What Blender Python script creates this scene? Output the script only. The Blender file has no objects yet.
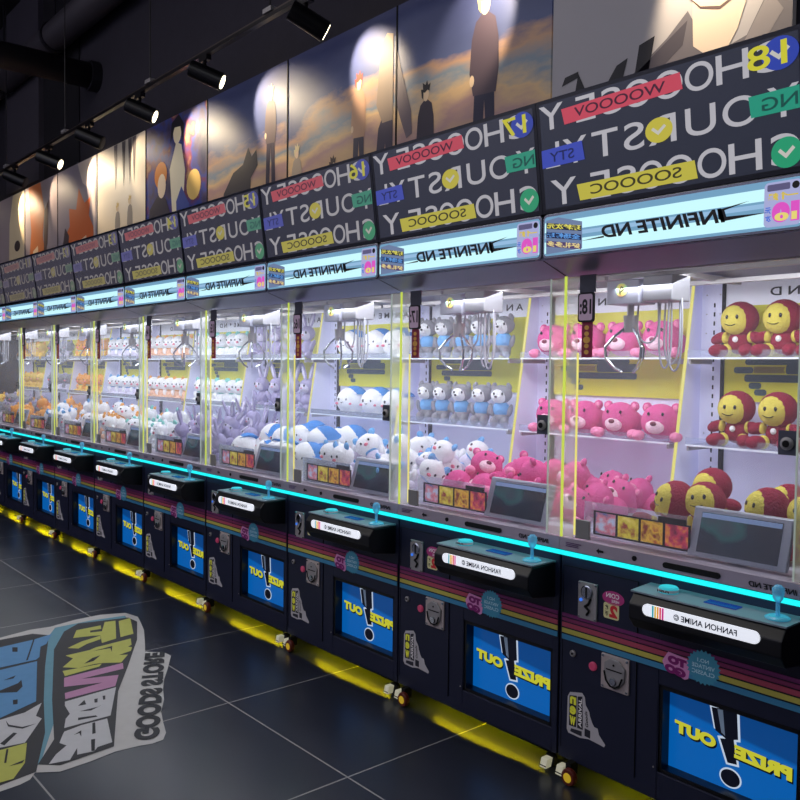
import bpy, bmesh, math, random
from mathutils import Vector, Matrix
R = random.Random(7)
PI = math.pi
sc = bpy.context.scene
COL = sc.collection
W = 0.889            # width of one machine
NM = 11              # machines in the row

# ------------------------------------------------------------------ materials
def s2l(c):
    return tuple(((x/255)/12.92 if x/255 <= .04045 else ((x/255+.055)/1.055)**2.4) for x in c)
MATS = {}
def mat(name, rgb=(128,128,128), rough=.5, metal=0, emit=None, es=1.0, alpha=1, bump=0, bscale=60, spec=None, coat=0, var=0):
    if name in MATS: return MATS[name]
    m = bpy.data.materials.new(name); m.use_nodes = True
    nt = m.node_tree; b = nt.nodes['Principled BSDF']
    c = s2l(rgb)
    b.inputs['Base Color'].default_value = (*c, 1)
    b.inputs['Roughness'].default_value = rough
    b.inputs['Metallic'].default_value = metal
    if spec is not None: b.inputs['Specular IOR Level'].default_value = spec
    if coat: b.inputs['Coat Weight'].default_value = coat; b.inputs['Coat Roughness'].default_value = .1
    if alpha < 1: b.inputs['Alpha'].default_value = alpha
    if emit is not None:
        b.inputs['Emission Color'].default_value = (*s2l(emit), 1)
        b.inputs['Emission Strength'].default_value = es
    if bump or var:
        tc = nt.nodes.new('ShaderNodeTexCoord'); n = nt.nodes.new('ShaderNodeTexNoise')
        n.inputs['Scale'].default_value = bscale; n.inputs['Detail'].default_value = 4
        nt.links.new(tc.outputs['Object'], n.inputs['Vector'])
        if bump:
            bp = nt.nodes.new('ShaderNodeBump'); bp.inputs['Strength'].default_value = bump; bp.inputs['Distance'].default_value = .01
            nt.links.new(n.outputs['Fac'], bp.inputs['Height']); nt.links.new(bp.outputs['Normal'], b.inputs['Normal'])
        if var:
            mx = nt.nodes.new('ShaderNodeMixRGB'); mx.inputs['Color1'].default_value = (*[v*(1-var) for v in c], 1)
            mx.inputs['Color2'].default_value = (*[min(1, v*(1+var)) for v in c], 1)
            nt.links.new(n.outputs['Fac'], mx.inputs['Fac']); nt.links.new(mx.outputs['Color'], b.inputs['Base Color'])
    MATS[name] = m
    return m
def clear(name, rgb=(255,255,255), refl=.06, haze=0, hazergb=(220,225,235), rough=.02):
    """clear pane: transparent + fresnel gloss + a little haze"""
    m = bpy.data.materials.new(name); m.use_nodes = True; nt = m.node_tree; N = nt.nodes
    for n in list(N):
        if n.type != 'OUTPUT_MATERIAL': N.remove(n)
    out = N['Material Output']
    t = N.new('ShaderNodeBsdfTransparent'); t.inputs[0].default_value = (*s2l(rgb), 1)
    g = N.new('ShaderNodeBsdfGlossy'); g.inputs['Roughness'].default_value = rough
    fr = N.new('ShaderNodeFresnel'); fr.inputs['IOR'].default_value = 1.0+refl*6
    mx = N.new('ShaderNodeMixShader')
    nt.links.new(fr.outputs[0], mx.inputs[0]); nt.links.new(t.outputs[0], mx.inputs[1]); nt.links.new(g.outputs[0], mx.inputs[2])
    last = mx
    if haze:
        d1 = N.new('ShaderNodeBsdfDiffuse'); d1.inputs[0].default_value = (*s2l(hazergb), 1)
        d2 = N.new('ShaderNodeBsdfTranslucent'); d2.inputs[0].default_value = (*s2l(hazergb), 1)
        d = N.new('ShaderNodeAddShader'); nt.links.new(d1.outputs[0], d.inputs[0]); nt.links.new(d2.outputs[0], d.inputs[1])
        m2 = N.new('ShaderNodeMixShader'); m2.inputs[0].default_value = haze
        nt.links.new(mx.outputs[0], m2.inputs[1]); nt.links.new(d.outputs[0], m2.inputs[2]); last = m2
    nt.links.new(last.outputs[0], out.inputs[0])
    MATS[name] = m
    return m
def emis(name, rgb, es=1.0): return mat(name, (5,5,5) if es > .6 else rgb, .5, emit=rgb, es=es)
def blotch(name, stops, scale=18, detail=3, em=0.6, kind='noise', rough=.5, stretch=(1,1,1)):
    m = bpy.data.materials.new(name); m.use_nodes = True; nt = m.node_tree; b = nt.nodes['Principled BSDF']
    tc = nt.nodes.new('ShaderNodeTexCoord'); mp = nt.nodes.new('ShaderNodeMapping')
    mp.inputs['Scale'].default_value = stretch
    nt.links.new(tc.outputs['Object'], mp.inputs['Vector'])
    if kind == 'noise':
        n = nt.nodes.new('ShaderNodeTexNoise'); n.inputs['Scale'].default_value = scale; n.inputs['Detail'].default_value = detail; o = n.outputs['Fac']
    else:
        n = nt.nodes.new('ShaderNodeTexVoronoi'); n.inputs['Scale'].default_value = scale; o = n.outputs['Color']
    nt.links.new(mp.outputs[0], n.inputs['Vector'])
    r = nt.nodes.new('ShaderNodeValToRGB'); r.color_ramp.interpolation = 'LINEAR'
    el = r.color_ramp.elements
    while len(el) < len(stops): el.new(.5)
    for e, (p, c) in zip(el, stops): e.position = p; e.color = (*s2l(c), 1)
    nt.links.new(o, r.inputs[0]); nt.links.new(r.outputs[0], b.inputs['Base Color'])
    b.inputs['Roughness'].default_value = rough
    if em:
        nt.links.new(r.outputs[0], b.inputs['Emission Color']); b.inputs['Emission Strength'].default_value = em
    MATS[name] = m
    return m

# ------------------------------------------------------------------ geometry
class MB:
    def __init__(s): s.v = []; s.f = []
    def add(s, vs, fs):
        o = len(s.v); s.v += [tuple(v) for v in vs]; s.f += [tuple(i+o for i in f) for f in fs]; return s
    def box(s, x0,x1,y0,y1,z0,z1):
        return s.add([(x0,y0,z0),(x1,y0,z0),(x1,y1,z0),(x0,y1,z0),(x0,y0,z1),(x1,y0,z1),(x1,y1,z1),(x0,y1,z1)],
                     [(0,3,2,1),(4,5,6,7),(0,1,5,4),(1,2,6,5),(2,3,7,6),(3,0,4,7)])
    def hexa(s, p8): return s.add(p8, [(0,3,2,1),(4,5,6,7),(0,1,5,4),(1,2,6,5),(2,3,7,6),(3,0,4,7)])
    def tube(s, p, q, r, r2=None, n=16, caps=True):
        p, q = Vector(p), Vector(q); r2 = r if r2 is None else r2
        d = (q-p).normalized(); a = d.orthogonal().normalized(); b = d.cross(a)
        vs = [p+r*(a*math.cos(2*PI*i/n)+b*math.sin(2*PI*i/n)) for i in range(n)] + [q+r2*(a*math.cos(2*PI*i/n)+b*math.sin(2*PI*i/n)) for i in range(n)]
        fs = [(i,(i+1)%n,(i+1)%n+n,i+n) for i in range(n)]
        if caps: fs += [tuple(range(n))[::-1], tuple(range(n,2*n))]
        return s.add(vs, fs)
    def path(s, pts, r, n=8):
        for a, b in zip(pts, pts[1:]): s.tube(a, b, r, n=n)
        for a in pts: s.ball(a, (r,r,r), 6, 4)
        return s
    def ball(s, c, rad, nu=16, nv=10, rot=None, top=None):
        vs, fs = [], []
        M = rot if rot is not None else Matrix.Identity(3)
        c = Vector(c)
        for j in range(nv+1):
            t = PI*j/nv
            for i in range(nu):
                a = 2*PI*i/nu
                p = Vector((rad[0]*math.sin(t)*math.cos(a), rad[1]*math.sin(t)*math.sin(a), rad[2]*math.cos(t)))
                if top is not None and p.z < top*rad[2]: p.z = top*rad[2]
                vs.append(c+M@p)
        for j in range(nv):
            for i in range(nu):
                k = (i+1) % nu
                fs.append((j*nu+i, (j+1)*nu+i, (j+1)*nu+k, j*nu+k))
        return s.add(vs, fs)
    def lathe(s, prof, c, n=24, axis='z'):
        vs = []
        for (r, h) in prof:
            for i in range(n):
                a = 2*PI*i/n
                if axis == 'z': vs.append((c[0]+r*math.cos(a), c[1]+r*math.sin(a), c[2]+h))
                else: vs.append((c[0]+r*math.cos(a), c[1]+h, c[2]+r*math.sin(a)))
        fs = [(j*n+i, j*n+(i+1)%n, (j+1)*n+(i+1)%n, (j+1)*n+i) for j in range(len(prof)-1) for i in range(n)]
        fs += [tuple(range(n)), tuple(range((len(prof)-1)*n, len(prof)*n))]
        return s.add(vs, fs)
    def poly(s, pts3): return s.add(pts3, [tuple(range(len(pts3)))])
    def slab(s, pts2, y0, y1):
        """outline in x,z extruded from y0 (front) to y1"""
        n = len(pts2)
        vs = [(x,y0,z) for x,z in pts2] + [(x,y1,z) for x,z in pts2]
        return s.add(vs, [tuple(range(n)), tuple(range(n,2*n))[::-1]] + [(i,i+n,(i+1)%n+n,(i+1)%n) for i in range(n)])
    def build(s, name, m, parent=None, smooth=False, bev=0):
        me = bpy.data.meshes.new(name); me.from_pydata(s.v, [], s.f); me.validate()
        b = bmesh.new(); b.from_mesh(me)
        bmesh.ops.remove_doubles(b, verts=b.verts, dist=1e-6)
        bmesh.ops.recalc_face_normals(b, faces=b.faces); b.to_mesh(me); b.free()
        if smooth:
            for p in me.polygons: p.use_smooth = True
        me.materials.append(m)
        o = bpy.data.objects.new(name, me); COL.objects.link(o)
        if parent: o.parent = parent
        if bev:
            md = o.modifiers.new('bevel', 'BEVEL'); md.width = bev; md.segments = 2; md.limit_method = 'ANGLE'
        return o
def rrect(x0,x1,z0,z1,r,n=5):
    out = []
    for cx, cz, a0 in ((x1-r,z1-r,0),(x0+r,z1-r,90),(x0+r,z0+r,180),(x1-r,z0+r,270)):
        for i in range(n+1):
            a = math.radians(a0+90*i/n); out.append((cx+r*math.cos(a), cz+r*math.sin(a)))
    return out
def ell(cx,cz,rx,rz,n=28): return [(cx+rx*math.cos(2*PI*i/n), cz+rz*math.sin(2*PI*i/n)) for i in range(n)]
def decal(pts2, y, name, m, parent): return MB().poly([(x,y,z) for x,z in pts2]).build(name, m, parent)
def decals(list_pts, y, name, m, parent):
    b = MB()
    for pts in list_pts: b.poly([(x,y,z) for x,z in pts])
    return b.build(name, m, parent)

TXT = {}
def glyphs(s, bold=0.0, shear=0.0):
    k = (s, bold, shear)
    if k in TXT: return TXT[k]
    cu = bpy.data.curves.new('lettering', 'FONT'); cu.body = s; cu.offset = bold; cu.shear = shear
    cu.resolution_u = 5 if len(s) > 2 else 7; cu.fill_mode = 'FRONT'
    o = bpy.data.objects.new('lettering', cu); COL.objects.link(o)
    bpy.context.view_layer.update()
    dg = bpy.context.evaluated_depsgraph_get()
    me = bpy.data.meshes.new_from_object(o.evaluated_get(dg))
    vs = [v.co.copy() for v in me.vertices]; fs = [tuple(p.vertices) for p in me.polygons]
    bpy.data.objects.remove(o); bpy.data.curves.remove(cu); bpy.data.meshes.remove(me)
    if not vs: vs = [Vector((0,0,0)), Vector((1,0,0)), Vector((1,1,0)), Vector((0,1,0))]; fs = [(0,1,2,3)]
    x0, x1 = min(v.x for v in vs), max(v.x for v in vs); y0, y1 = min(v.y for v in vs), max(v.y for v in vs)
    TXT[k] = ([((v.x-x0)/max(x1-x0,1e-6), (v.y-y0)/max(y1-y0,1e-6)) for v in vs], fs)
    return TXT[k]
def text_into(mb, s, P, A, B, bold=0.0, shear=0.0):
    """glyph box: origin P (start of the baseline), A along the line, B up"""
    uv, fs = glyphs(s, bold, shear); P, A, B = Vector(P), Vector(A), Vector(B)
    return mb.add([P+A*u+B*v for u, v in uv], fs)
def mtext(mb, s, x0, x1, z0, z1, y, bold=0.0, shear=0.0, tilt=0.0):
    """mirror-written line on a front face, starting at the right (x1)"""
    return text_into(mb, s, (x1, y, z0+tilt), (x0-x1, 0, -tilt), (0, 0, z1-z0), bold, shear)

def empty(name, loc, rot=(0,0,0), parent=None):
    o = bpy.data.objects.new(name, None); o.empty_display_size = .05; COL.objects.link(o); o.location = loc; o.rotation_euler = rot
    if parent: o.parent = parent
    return o
def tag(o, label=None, cat=None, group=None, kind=None):
    if label: o['label'] = label
    if cat: o['category'] = cat
    if group: o['group'] = group
    if kind: o['kind'] = kind
    return o
KIDS = {}
def copy_tree(o, parent=None):
    c = o.copy(); COL.objects.link(c)
    if parent: c.parent = parent
    for ch in KIDS[o]:
        copy_tree(ch, c)
    return c
def index_kids():
    KIDS.clear()
    for o in bpy.data.objects: KIDS[o] = []
    for o in bpy.data.objects:
        if o.parent: KIDS[o.parent].append(o)

# ------------------------------------------------------------------ palette
M_body = mat('cabinet_navy', (30,35,60), .45, bump=.03, bscale=300)
M_black = mat('black_plastic', (8,9,14), .35)
M_seam = mat('seam_black', (3,3,5), .8)
M_steel = mat('brushed_steel', (176,172,172), .42, metal=.3)
M_steel_l = mat('ledge_steel', (175,165,178), .4, metal=.35)
M_chrome = mat('chrome', (200,205,210), .15, metal=1)
M_soffit = mat('canopy_grey', (104,104,130), .36, metal=.35)
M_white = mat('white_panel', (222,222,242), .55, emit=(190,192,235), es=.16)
M_white2 = mat('white_plastic', (225,228,235), .4)
M_playfloor = mat('playfield', (200,200,215), .6)
M_acr = emis('acrylic_edge_lime', (200,218,84), .95)
M_acr2 = emis('acrylic_edge_pale', (190,210,110), .75)
M_acr3 = emis('acrylic_edge_amber', (235,225,120), .95)
M_cyan = emis('led_cyan', (22,218,222), 1.35)
M_yelled = emis('led_yellow', (255,220,0), 1.5)
M_glass = clear('front_glass', (250,252,252), .085, .075, (205,208,225))
M_glass2 = clear('shelf_acrylic', (240,244,250), .05, .12)
M_post = clear('post_acrylic', (248,250,246), .05, .22, (225,235,215))
M_wled = emis('led_white', (250,250,255), 3.0)

# ------------------------------------------------------------------ room
def structure(mb, name, m):
    o = mb.build(name, m); o['kind'] = 'structure'; return o
def floor_mat():
    m = bpy.data.materials.new('dark_tile'); m.use_nodes = True; nt = m.node_tree; b = nt.nodes['Principled BSDF']; N = nt.nodes; L = nt.links
    tc = N.new('ShaderNodeTexCoord'); sp = N.new('ShaderNodeSeparateXYZ'); L.new(tc.outputs['Object'], sp.inputs[0])
    outs = []
    T = .8542
    for ax, off in (('X', -.4578), ('Y', -.6006)):
        a = N.new('ShaderNodeMath'); a.operation = 'SUBTRACT'; a.inputs[1].default_value = off - T*.5; L.new(sp.outputs[ax], a.inputs[0])
        p = N.new('ShaderNodeMath'); p.operation = 'PINGPONG'; p.inputs[1].default_value = T*.5; L.new(a.outputs[0], p.inputs[0])
        g = N.new('ShaderNodeMath'); g.operation = 'GREATER_THAN'; g.inputs[1].default_value = T*.5-.0032; L.new(p.outputs[0], g.inputs[0]); outs.append(g)
    mxx = N.new('ShaderNodeMath'); mxx.operation = 'MAXIMUM'; L.new(outs[0].outputs[0], mxx.inputs[0]); L.new(outs[1].outputs[0], mxx.inputs[1])
    n = N.new('ShaderNodeTexNoise'); n.inputs['Scale'].default_value = 1.3; n.inputs['Detail'].default_value = 5; L.new(tc.outputs['Object'], n.inputs['Vector'])
    r = N.new('ShaderNodeValToRGB'); e = r.color_ramp.elements
    e[0].position = .2; e[0].color = (*s2l((40,44,58)), 1); e[1].position = .8; e[1].color = (*s2l((48,52,66)), 1); L.new(n.outputs['Fac'], r.inputs[0])
    c = N.new('ShaderNodeMixRGB'); L.new(mxx.outputs[0], c.inputs['Fac']); L.new(r.outputs[0], c.inputs['Color1']); c.inputs['Color2'].default_value = (*s2l((165,162,160)), 1)
    L.new(c.outputs[0], b.inputs['Base Color'])
    n2 = N.new('ShaderNodeTexNoise'); n2.inputs['Scale'].default_value = 6; n2.inputs['Detail'].default_value = 6; L.new(tc.outputs['Object'], n2.inputs['Vector'])
    mr = N.new('ShaderNodeMapRange'); mr.inputs['To Min'].default_value = .27; mr.inputs['To Max'].default_value = .31; L.new(n2.outputs['Fac'], mr.inputs['Value']); L.new(mr.outputs[0], b.inputs['Roughness'])
    b.inputs['Specular IOR Level'].default_value = .5
    return m
M_floor = floor_mat()
structure(MB().poly([(-16,-8,0),(5,-8,0),(5,1.0,0),(-16,1.0,0)]), 'floor', M_floor)
M_wall = mat('wall_charcoal', (48,45,56), .9, bump=.1, bscale=8, var=.15)
M_wall_d = mat('wall_recess', (22,20,28), .9)
M_ceil = mat('ceiling_black', (22,21,28), .9)
structure(MB().box(-16,5,1.0,1.1,0,6), 'wall_back', M_wall)
structure(MB().box(-16.1,-16,-8,1.1,0,6), 'wall_left', M_wall)
structure(MB().box(5,5.1,-8,1.1,0,6), 'wall_right', M_wall)
structure(MB().box(-16.1,5.1,-6.6,-6.5,0,6), 'wall_front', mat('wall_pale', (205,203,222), .8))  # unseen wall, made pale and moved in to reflect in the glass
structure(MB().box(-16.1,5.1,-8.1,1.1,6,6.1), 'ceiling', M_ceil)
structure(MB().box(-10.0,-8.68,.93,1.0,3.68,6), 'trim_1', mat('pilaster', (72,68,78), .9))
structure(MB().box(-8.66,-7.5,.985,1.0,3.68,6), 'trim_2', M_wall_d)  # flat panel, its dark colour stands for a recess
structure(MB().box(-7.4,2.0,.55,.9,4.7,6), 'trim_3', mat('bulkhead', (30,28,37), .9)) if False else None

# ------------------------------------------------------------------ ducts, track, spots
M_duct = mat('duct_grey', (70,66,74), .6, metal=.3)
M_duct_d = mat('duct_dark', (30,28,38), .6, metal=.3)
d = MB(); d.tube((-13,.80,5.05),(-4.2,.80,5.05), .15, n=24)
duct = d.build('air_duct', M_duct, smooth=True); tag(duct, 'thick grey ventilation duct running along under the black ceiling', 'duct')
for x in (-11.5,-9.6,-7.7,-5.8):
    MB().tube((x-.03,.80,5.05),(x+.03,.80,5.05), .165, n=24).build('band', M_duct_d, duct)
hg = MB()
for x in (-9.6,-7.7,-5.8): hg.tube((x,.8,5.2),(x,.8,6.0), .012, n=8)
hg.build('hanger', M_duct_d, duct)
d = MB(); d.tube((-7,-2.6,4.48),(-7,.96,4.48), .13, n=24)
duct2 = d.build('cross_duct', M_duct_d, smooth=True); tag(duct2, 'dark duct crossing below the grey one and ending at the wall', 'duct')
MB().tube((-7,.90,4.48),(-7,.999,4.48), .155, n=24).build('flange', M_duct_d, duct2)

M_track = mat('track_black', (30,28,32), .4, metal=.5)
tr = MB().box(-12.5,1.6,.58,.62,3.745,3.77).build('light_track', M_track)
tag(tr, 'long black lighting track hung on thin rods above the posters', 'lighting track')
MB().box(-12.5,1.6,.592,.608,3.772,3.79).build('bracket_rail', mat('track_rail', (90,80,78), .4, metal=.7), tr)
for x in (-10.8,-8.8,-6.81,-4.80,-2.95,-1.0,1.0):
    MB().tube((x,.6,3.79),(x,.6,6.0), .006, n=6).build('hanging_rod', M_track, tr)
    MB().box(x-.05,x+.05,.575,.625,3.785,3.815).build('rod_clamp', M_steel, tr)
spot_x = [-10.9,-9.66,-8.47,-7.30,-6.15,-5.0,-3.846,-2.528,-1.15,-.1]
aim_dx = [.35,.35,.35,.4,.35,.35,.36,.20,-.18,.16]
place = ['eleventh','tenth','leftmost one visible','second from left','third from left','fourth from left','fifth from left','rightmost one visible','over the large figure poster','over the grey portrait poster']
M_bulb = emis('lamp_lens', (255,240,200), 6)
M_off = mat('lamp_lens_off', (60,60,60), .3)
for i, (x, dx) in enumerate(zip(spot_x, aim_dx)):
    s = empty('track_spotlight', (x,.6,3.745))
    tag(s, 'black cylinder spotlight on the ceiling track, ' + place[i], 'spotlight', 'spotlights on the track')
    off = Vector((.03,-.03,-.14)); aim = (Vector((x+dx, 1.0, 3.40 if i < 9 else 3.15)) - Vector((x+.03,.57,3.62))).normalized()
    MB().box(-.06,.06,-.02,.02,-.035,0).build('adapter', M_track, s)
    MB().tube((0,0,-.03),off-Vector((0,0,.0)), .014, n=10).build('yoke', M_track, s)
    a, b = off-aim*.10, off+aim*.15
    h = MB().tube(a, b, .062, .066, n=24, caps=True).build('lamp_housing', M_black, s, bev=.004)
    on = i not in (2,4)
    MB().tube(b+aim*.001, b+aim*.004, .05, n=20).build('lens', M_bulb if on else M_off, s)
    if i >= 1:
        L = bpy.data.lights.new('spot_beam', 'SPOT'); L.energy = (34 if i < 9 else 60) if on else 10; L.color = (1,.80,.52); L.spot_size = math.radians(82); L.spot_blend = .35; L.shadow_soft_size = .03
        lo = bpy.data.objects.new('spot_beam', L); COL.objects.link(lo); lo.parent = s
        lo.location = b+aim*.02
        lo.rotation_euler = (aim).to_track_quat('-Z','Y').to_euler()

# ------------------------------------------------------------------ posters
def sky_mat(name, bands, sc_=1.2, seed=0, lo=2.3, hi=3.7, warp=.5):
    m = bpy.data.materials.new(name); m.use_nodes = True; nt = m.node_tree; b = nt.nodes['Principled BSDF']; N = nt.nodes; L = nt.links
    tc = N.new('ShaderNodeTexCoord'); mp = N.new('ShaderNodeMapping'); mp.inputs['Location'].default_value = (seed*3.1, 0, seed); mp.inputs['Scale'].default_value = (1,1,2.6); mp.inputs['Rotation'].default_value = (0,math.radians(14),0)
    L.new(tc.outputs['Object'], mp.inputs['Vector'])
    n = N.new('ShaderNodeTexNoise'); n.inputs['Scale'].default_value = sc_; n.inputs['Detail'].default_value = 6; n.inputs['Roughness'].default_value = .55; L.new(mp.outputs[0], n.inputs['Vector'])
    sp = N.new('ShaderNodeSeparateXYZ'); L.new(tc.outputs['Object'], sp.inputs[0])
    mr = N.new('ShaderNodeMapRange'); mr.inputs['From Min'].default_value = lo; mr.inputs['From Max'].default_value = hi; L.new(sp.outputs['Z'], mr.inputs['Value'])
    ad = N.new('ShaderNodeMath'); ad.operation = 'MULTIPLY_ADD'; ad.inputs[1].default_value = warp; L.new(n.outputs['Fac'], ad.inputs[0]); L.new(mr.outputs[0], ad.inputs[2])
    sb = N.new('ShaderNodeMath'); sb.operation = 'SUBTRACT'; sb.inputs[1].default_value = warp*.5; L.new(ad.outputs[0], sb.inputs[0])
    r = N.new('ShaderNodeValToRGB'); el = r.color_ramp.elements
    while len(el) < len(bands): el.new(.5)
    for e, (p, c) in zip(el, bands): e.position = p; e.color = (*s2l(c), 1)
    L.new(sb.outputs[0], r.inputs[0]); L.new(r.outputs[0], b.inputs['Base Color']); b.inputs['Roughness'].default_value = .55
    L.new(r.outputs[0], b.inputs['Emission Color']); b.inputs['Emission Strength'].default_value = .17  # faint self-glow stands in for ambient light on the posters
    return m
dusk = [(.0,(150,132,120)),(.30,(176,146,112)),(.40,(150,120,120)),(.47,(190,160,120)),(.53,(110,125,140)),(.60,(170,135,110)),(.66,(70,80,120)),(1,(44,50,92))]
def poster(k, m, label):
    x1 = -.872-1.205*(k-1); x0 = x1-1.19
    o = MB().box(x0, x1, .955, .985, 2.2, 3.655).build('wall_poster', m)
    tag(o, label, 'poster', 'posters in a row on the wall')
    MB().box(x0-.012,x0,.95,.99,2.2,3.655).build('edge_strip', M_seam, o)
    return o, x0, x1
YP = .9535
def shape(o, name, pts, rgb, dy=0, rough=.6):
    mm = mat('print_%d_%d_%d' % rgb, rgb, rough, emit=rgb, es=.08)
    MB().poly([(x, YP-dy, z) for x, z in pts]).build(name, mm, o)
def figure(o, cx, z0, h, rgb, legs, hair=None, skin=(215,190,160), back=False):
    """flat printed standing person seen from the side-back, plain and generic"""
    f = h/8.0; P = lambda L: [(cx+a*f*.78, z0+b*f) for a, b in L]
    shape(o, 'figure_legs', P([(-.75,4),(-.85,2),(-.95,0),(-.25,0),(-.1,2),(0,3.3),(.15,2),(.2,0),(.95,0),(.8,2),(.72,4)]), legs, .0005)
    shape(o, 'figure_coat', P([(-.85,3.6),(-1.15,4.6),(-1.0,6.0),(-.7,6.7),(-.25,6.95),(.25,6.95),(.75,6.65),(1.0,5.8),(1.05,4.5),(.85,3.5)]), rgb, .001)
    shape(o, 'figure_face', P(ell2(0,7.35,.38,.48)), skin, .0015)
    hr = hair or rgb
    shape(o, 'figure_hair', P([(-.5,7.2),(-.62,7.75),(-.35,7.7),(-.4,8.15),(-.05,7.95),(.15,8.25),(.3,7.9),(.6,8.0),(.45,7.5),(.2,7.6),(-.1,7.45),(-.3,7.5),(-.3,7.0)]), hr, .002)
    shape(o, 'figure_hand', P(ell2(-.95,4.25,.18,.25)), skin, .002)
def ell2(cx,cz,rx,rz,n=16): return [(cx+rx*math.cos(2*PI*i/n), cz+rz*math.sin(2*PI*i/n)) for i in range(n)]

# poster 0: grey with the lower part of a face and shoulders, 0.34..-.86
M_grey = mat('poster_grey', (168,165,172), .6, emit=(168,165,172), es=.07, bump=.02, bscale=5)
p0 = MB().box(-.862,.335,.955,.985,2.2,4.1).build('wall_poster', M_grey)
tag(p0, 'light grey poster with a big cropped chin, neck and grey jacket collar', 'poster', 'posters in a row on the wall')
shape(p0,'jacket', [(-.62,2.6),(-.42,2.80),(-.22,2.93),(-.12,3.02),(.0,2.80),(.15,2.84),(.25,3.02),(.335,2.95),(.335,2.5),(-.62,2.5)], (98,94,104), .0005)
shape(p0,'neck', [(-.10,3.08),(-.09,2.86),(-.02,2.80),(.06,2.80),(.11,2.88),(.15,3.0),(.17,3.2),(-.10,3.2)], (214,196,180), .001)
shape(p0,'chin', [(-.17,3.25),(-.13,3.10),(-.06,3.02),(.03,2.99),(.11,3.03),(.18,3.12),(.22,3.3),(.1,3.6),(-.1,3.6)], (226,204,182), .0015)
shape(p0,'chin_line', [(-.14,3.10),(-.06,3.01),(.03,2.98),(.12,3.02),(.17,3.09),(.12,3.03),(.03,2.995),(-.06,3.02)], (90,70,70), .002)
shape(p0,'collar_fold', [(-.40,2.80),(-.2,2.93),(-.12,2.98),(-.14,2.88),(-.28,2.78)], (66,62,74), .001)
shape(p0,'collar_fold', [(.13,2.80),(.24,2.99),(.30,2.9),(.2,2.76)], (130,124,130), .001)
shape(p0,'hair_tip', [(-.30,3.22),(-.2,3.12),(-.18,3.3)], (196,160,120), .002)
for g in ([(-.845,2.70),(-.78,2.80),(-.80,2.735),(-.72,2.80),(-.70,2.90),(-.66,2.82),(-.58,2.80),(-.62,2.74),(-.55,2.70)], [(-.57,2.76),(-.48,2.88),(-.42,2.90),(-.47,2.72)], [(-.40,2.70),(-.36,2.94),(-.28,2.96),(-.33,2.70)], [(-.80,2.86),(-.70,2.88),(-.70,2.91),(-.78,2.90)]):
    shape(p0,'brush_mark', g, (24,24,34), .001)
p1, a, b = poster(1, sky_mat('dusk_sky_a', dusk, 1.1, .3), 'wide dusk sky poster with a tall dark-coated man and a small spiky-haired boy')
figure(p1, -1.33, 2.50, 1.02, (74,62,76), (40,40,66), (225,200,120))
figure(p1, -1.80, 2.42, .70, (52,46,60), (40,38,52), (30,28,36))
shape(p1,'coat_edge', [(-2.08,3.45),(-2.02,3.25),(-1.93,3.0),(-1.92,2.86),(-1.97,2.84),(-2.02,2.95),(-2.08,3.1)], (104,92,100), .001)
p2, a, b = poster(2, sky_mat('dusk_sky_b', dusk, 1.3, 1.7), 'dusk sky poster with a small man and a taller grey figure beside its edge')
figure(p2, -2.44, 2.62, .72, (176,140,116), (50,50,72), (150,70,60))
shape(p2,'figure_legs', [(-2.28,2.62),(-2.24,2.95),(-2.20,3.02),(-2.10,3.0),(-2.10,2.55),(-2.15,2.55),(-2.17,2.85),(-2.22,2.65)], (66,60,76), .001)
shape(p2,'figure_coat', [(-2.26,3.1),(-2.22,3.45),(-2.16,3.52),(-2.10,3.5),(-2.10,2.98),(-2.20,2.98)], (140,124,112), .0015)
figure(p2, -3.15, 2.40, .62, (160,146,132), (150,138,126), (206,190,150))
figure(p2, -2.72, 2.20, .66, (90,72,72), (70,60,70), (58,44,48))
p3, a, b = poster(3, sky_mat('dusk_sky_c', dusk, 1.2, 3.4), 'dusk cloud poster with a grey standing man and a crouching dark animal')
figure(p3, -3.50, 2.78, .74, (96,84,88), (64,58,72), (200,176,140))
shape(p3,'animal', [(-4.25,2.55),(-4.2,2.84),(-4.05,2.98),(-3.90,3.02),(-3.82,3.14),(-3.77,3.06),(-3.70,3.10),(-3.68,2.98),(-3.78,2.90),(-3.80,2.6)], (50,48,58), .001)
M_bp = blotch('print_blue_collage', [(.3,(30,34,78)),(.42,(70,60,90)),(.5,(52,66,140)),(.58,(110,50,70)),(.7,(190,160,110))], 3.2, 5, .08, rough=.6)
p4, a, b = poster(4, M_bp, 'dark blue collage poster crowded with figures and a pale tall one')
shape(p4,'figure_coat', [(-5.12,2.75),(-5.18,3.2),(-5.05,3.42),(-4.95,3.38),(-4.88,3.15),(-4.93,2.75)], (230,220,190), .001)
shape(p4,'figure_face', ell2(-5.03,3.5,.08,.10), (240,225,190), .0015)
shape(p4,'figure_hair', [(-5.17,3.42),(-5.14,3.6),(-5.0,3.65),(-4.9,3.55),(-4.92,3.4),(-4.97,3.54),(-5.08,3.55)], (30,28,40), .002)
shape(p4,'figure_hair', ell2(-5.36,3.18,.13,.12), (214,128,50), .002)
shape(p4,'figure_face', ell2(-5.34,3.08,.085,.11), (236,212,180), .0025)
shape(p4,'figure_coat', [(-5.65,2.55),(-5.6,2.9),(-5.4,3.02),(-5.25,2.95),(-5.1,2.7),(-5.1,2.5)], (52,48,64), .0015)
shape(p4,'figure_hair', ell2(-4.72,3.0,.13,.13), (220,186,110), .002)
shape(p4,'figure_coat', [(-5.02,2.5),(-5.05,2.9),(-4.95,3.02),(-4.8,2.85),(-4.75,2.5)], (70,84,150), .0018)
M_cream = sky_mat('print_cream', [(0,(200,170,130)),(.4,(214,196,168)),(.6,(226,214,194)),(1,(170,160,150))], 1, 5, warp=.1)
p5, a, b = poster(5, M_cream, 'cream poster with dripping dark strokes above two tiny pale people')
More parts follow.
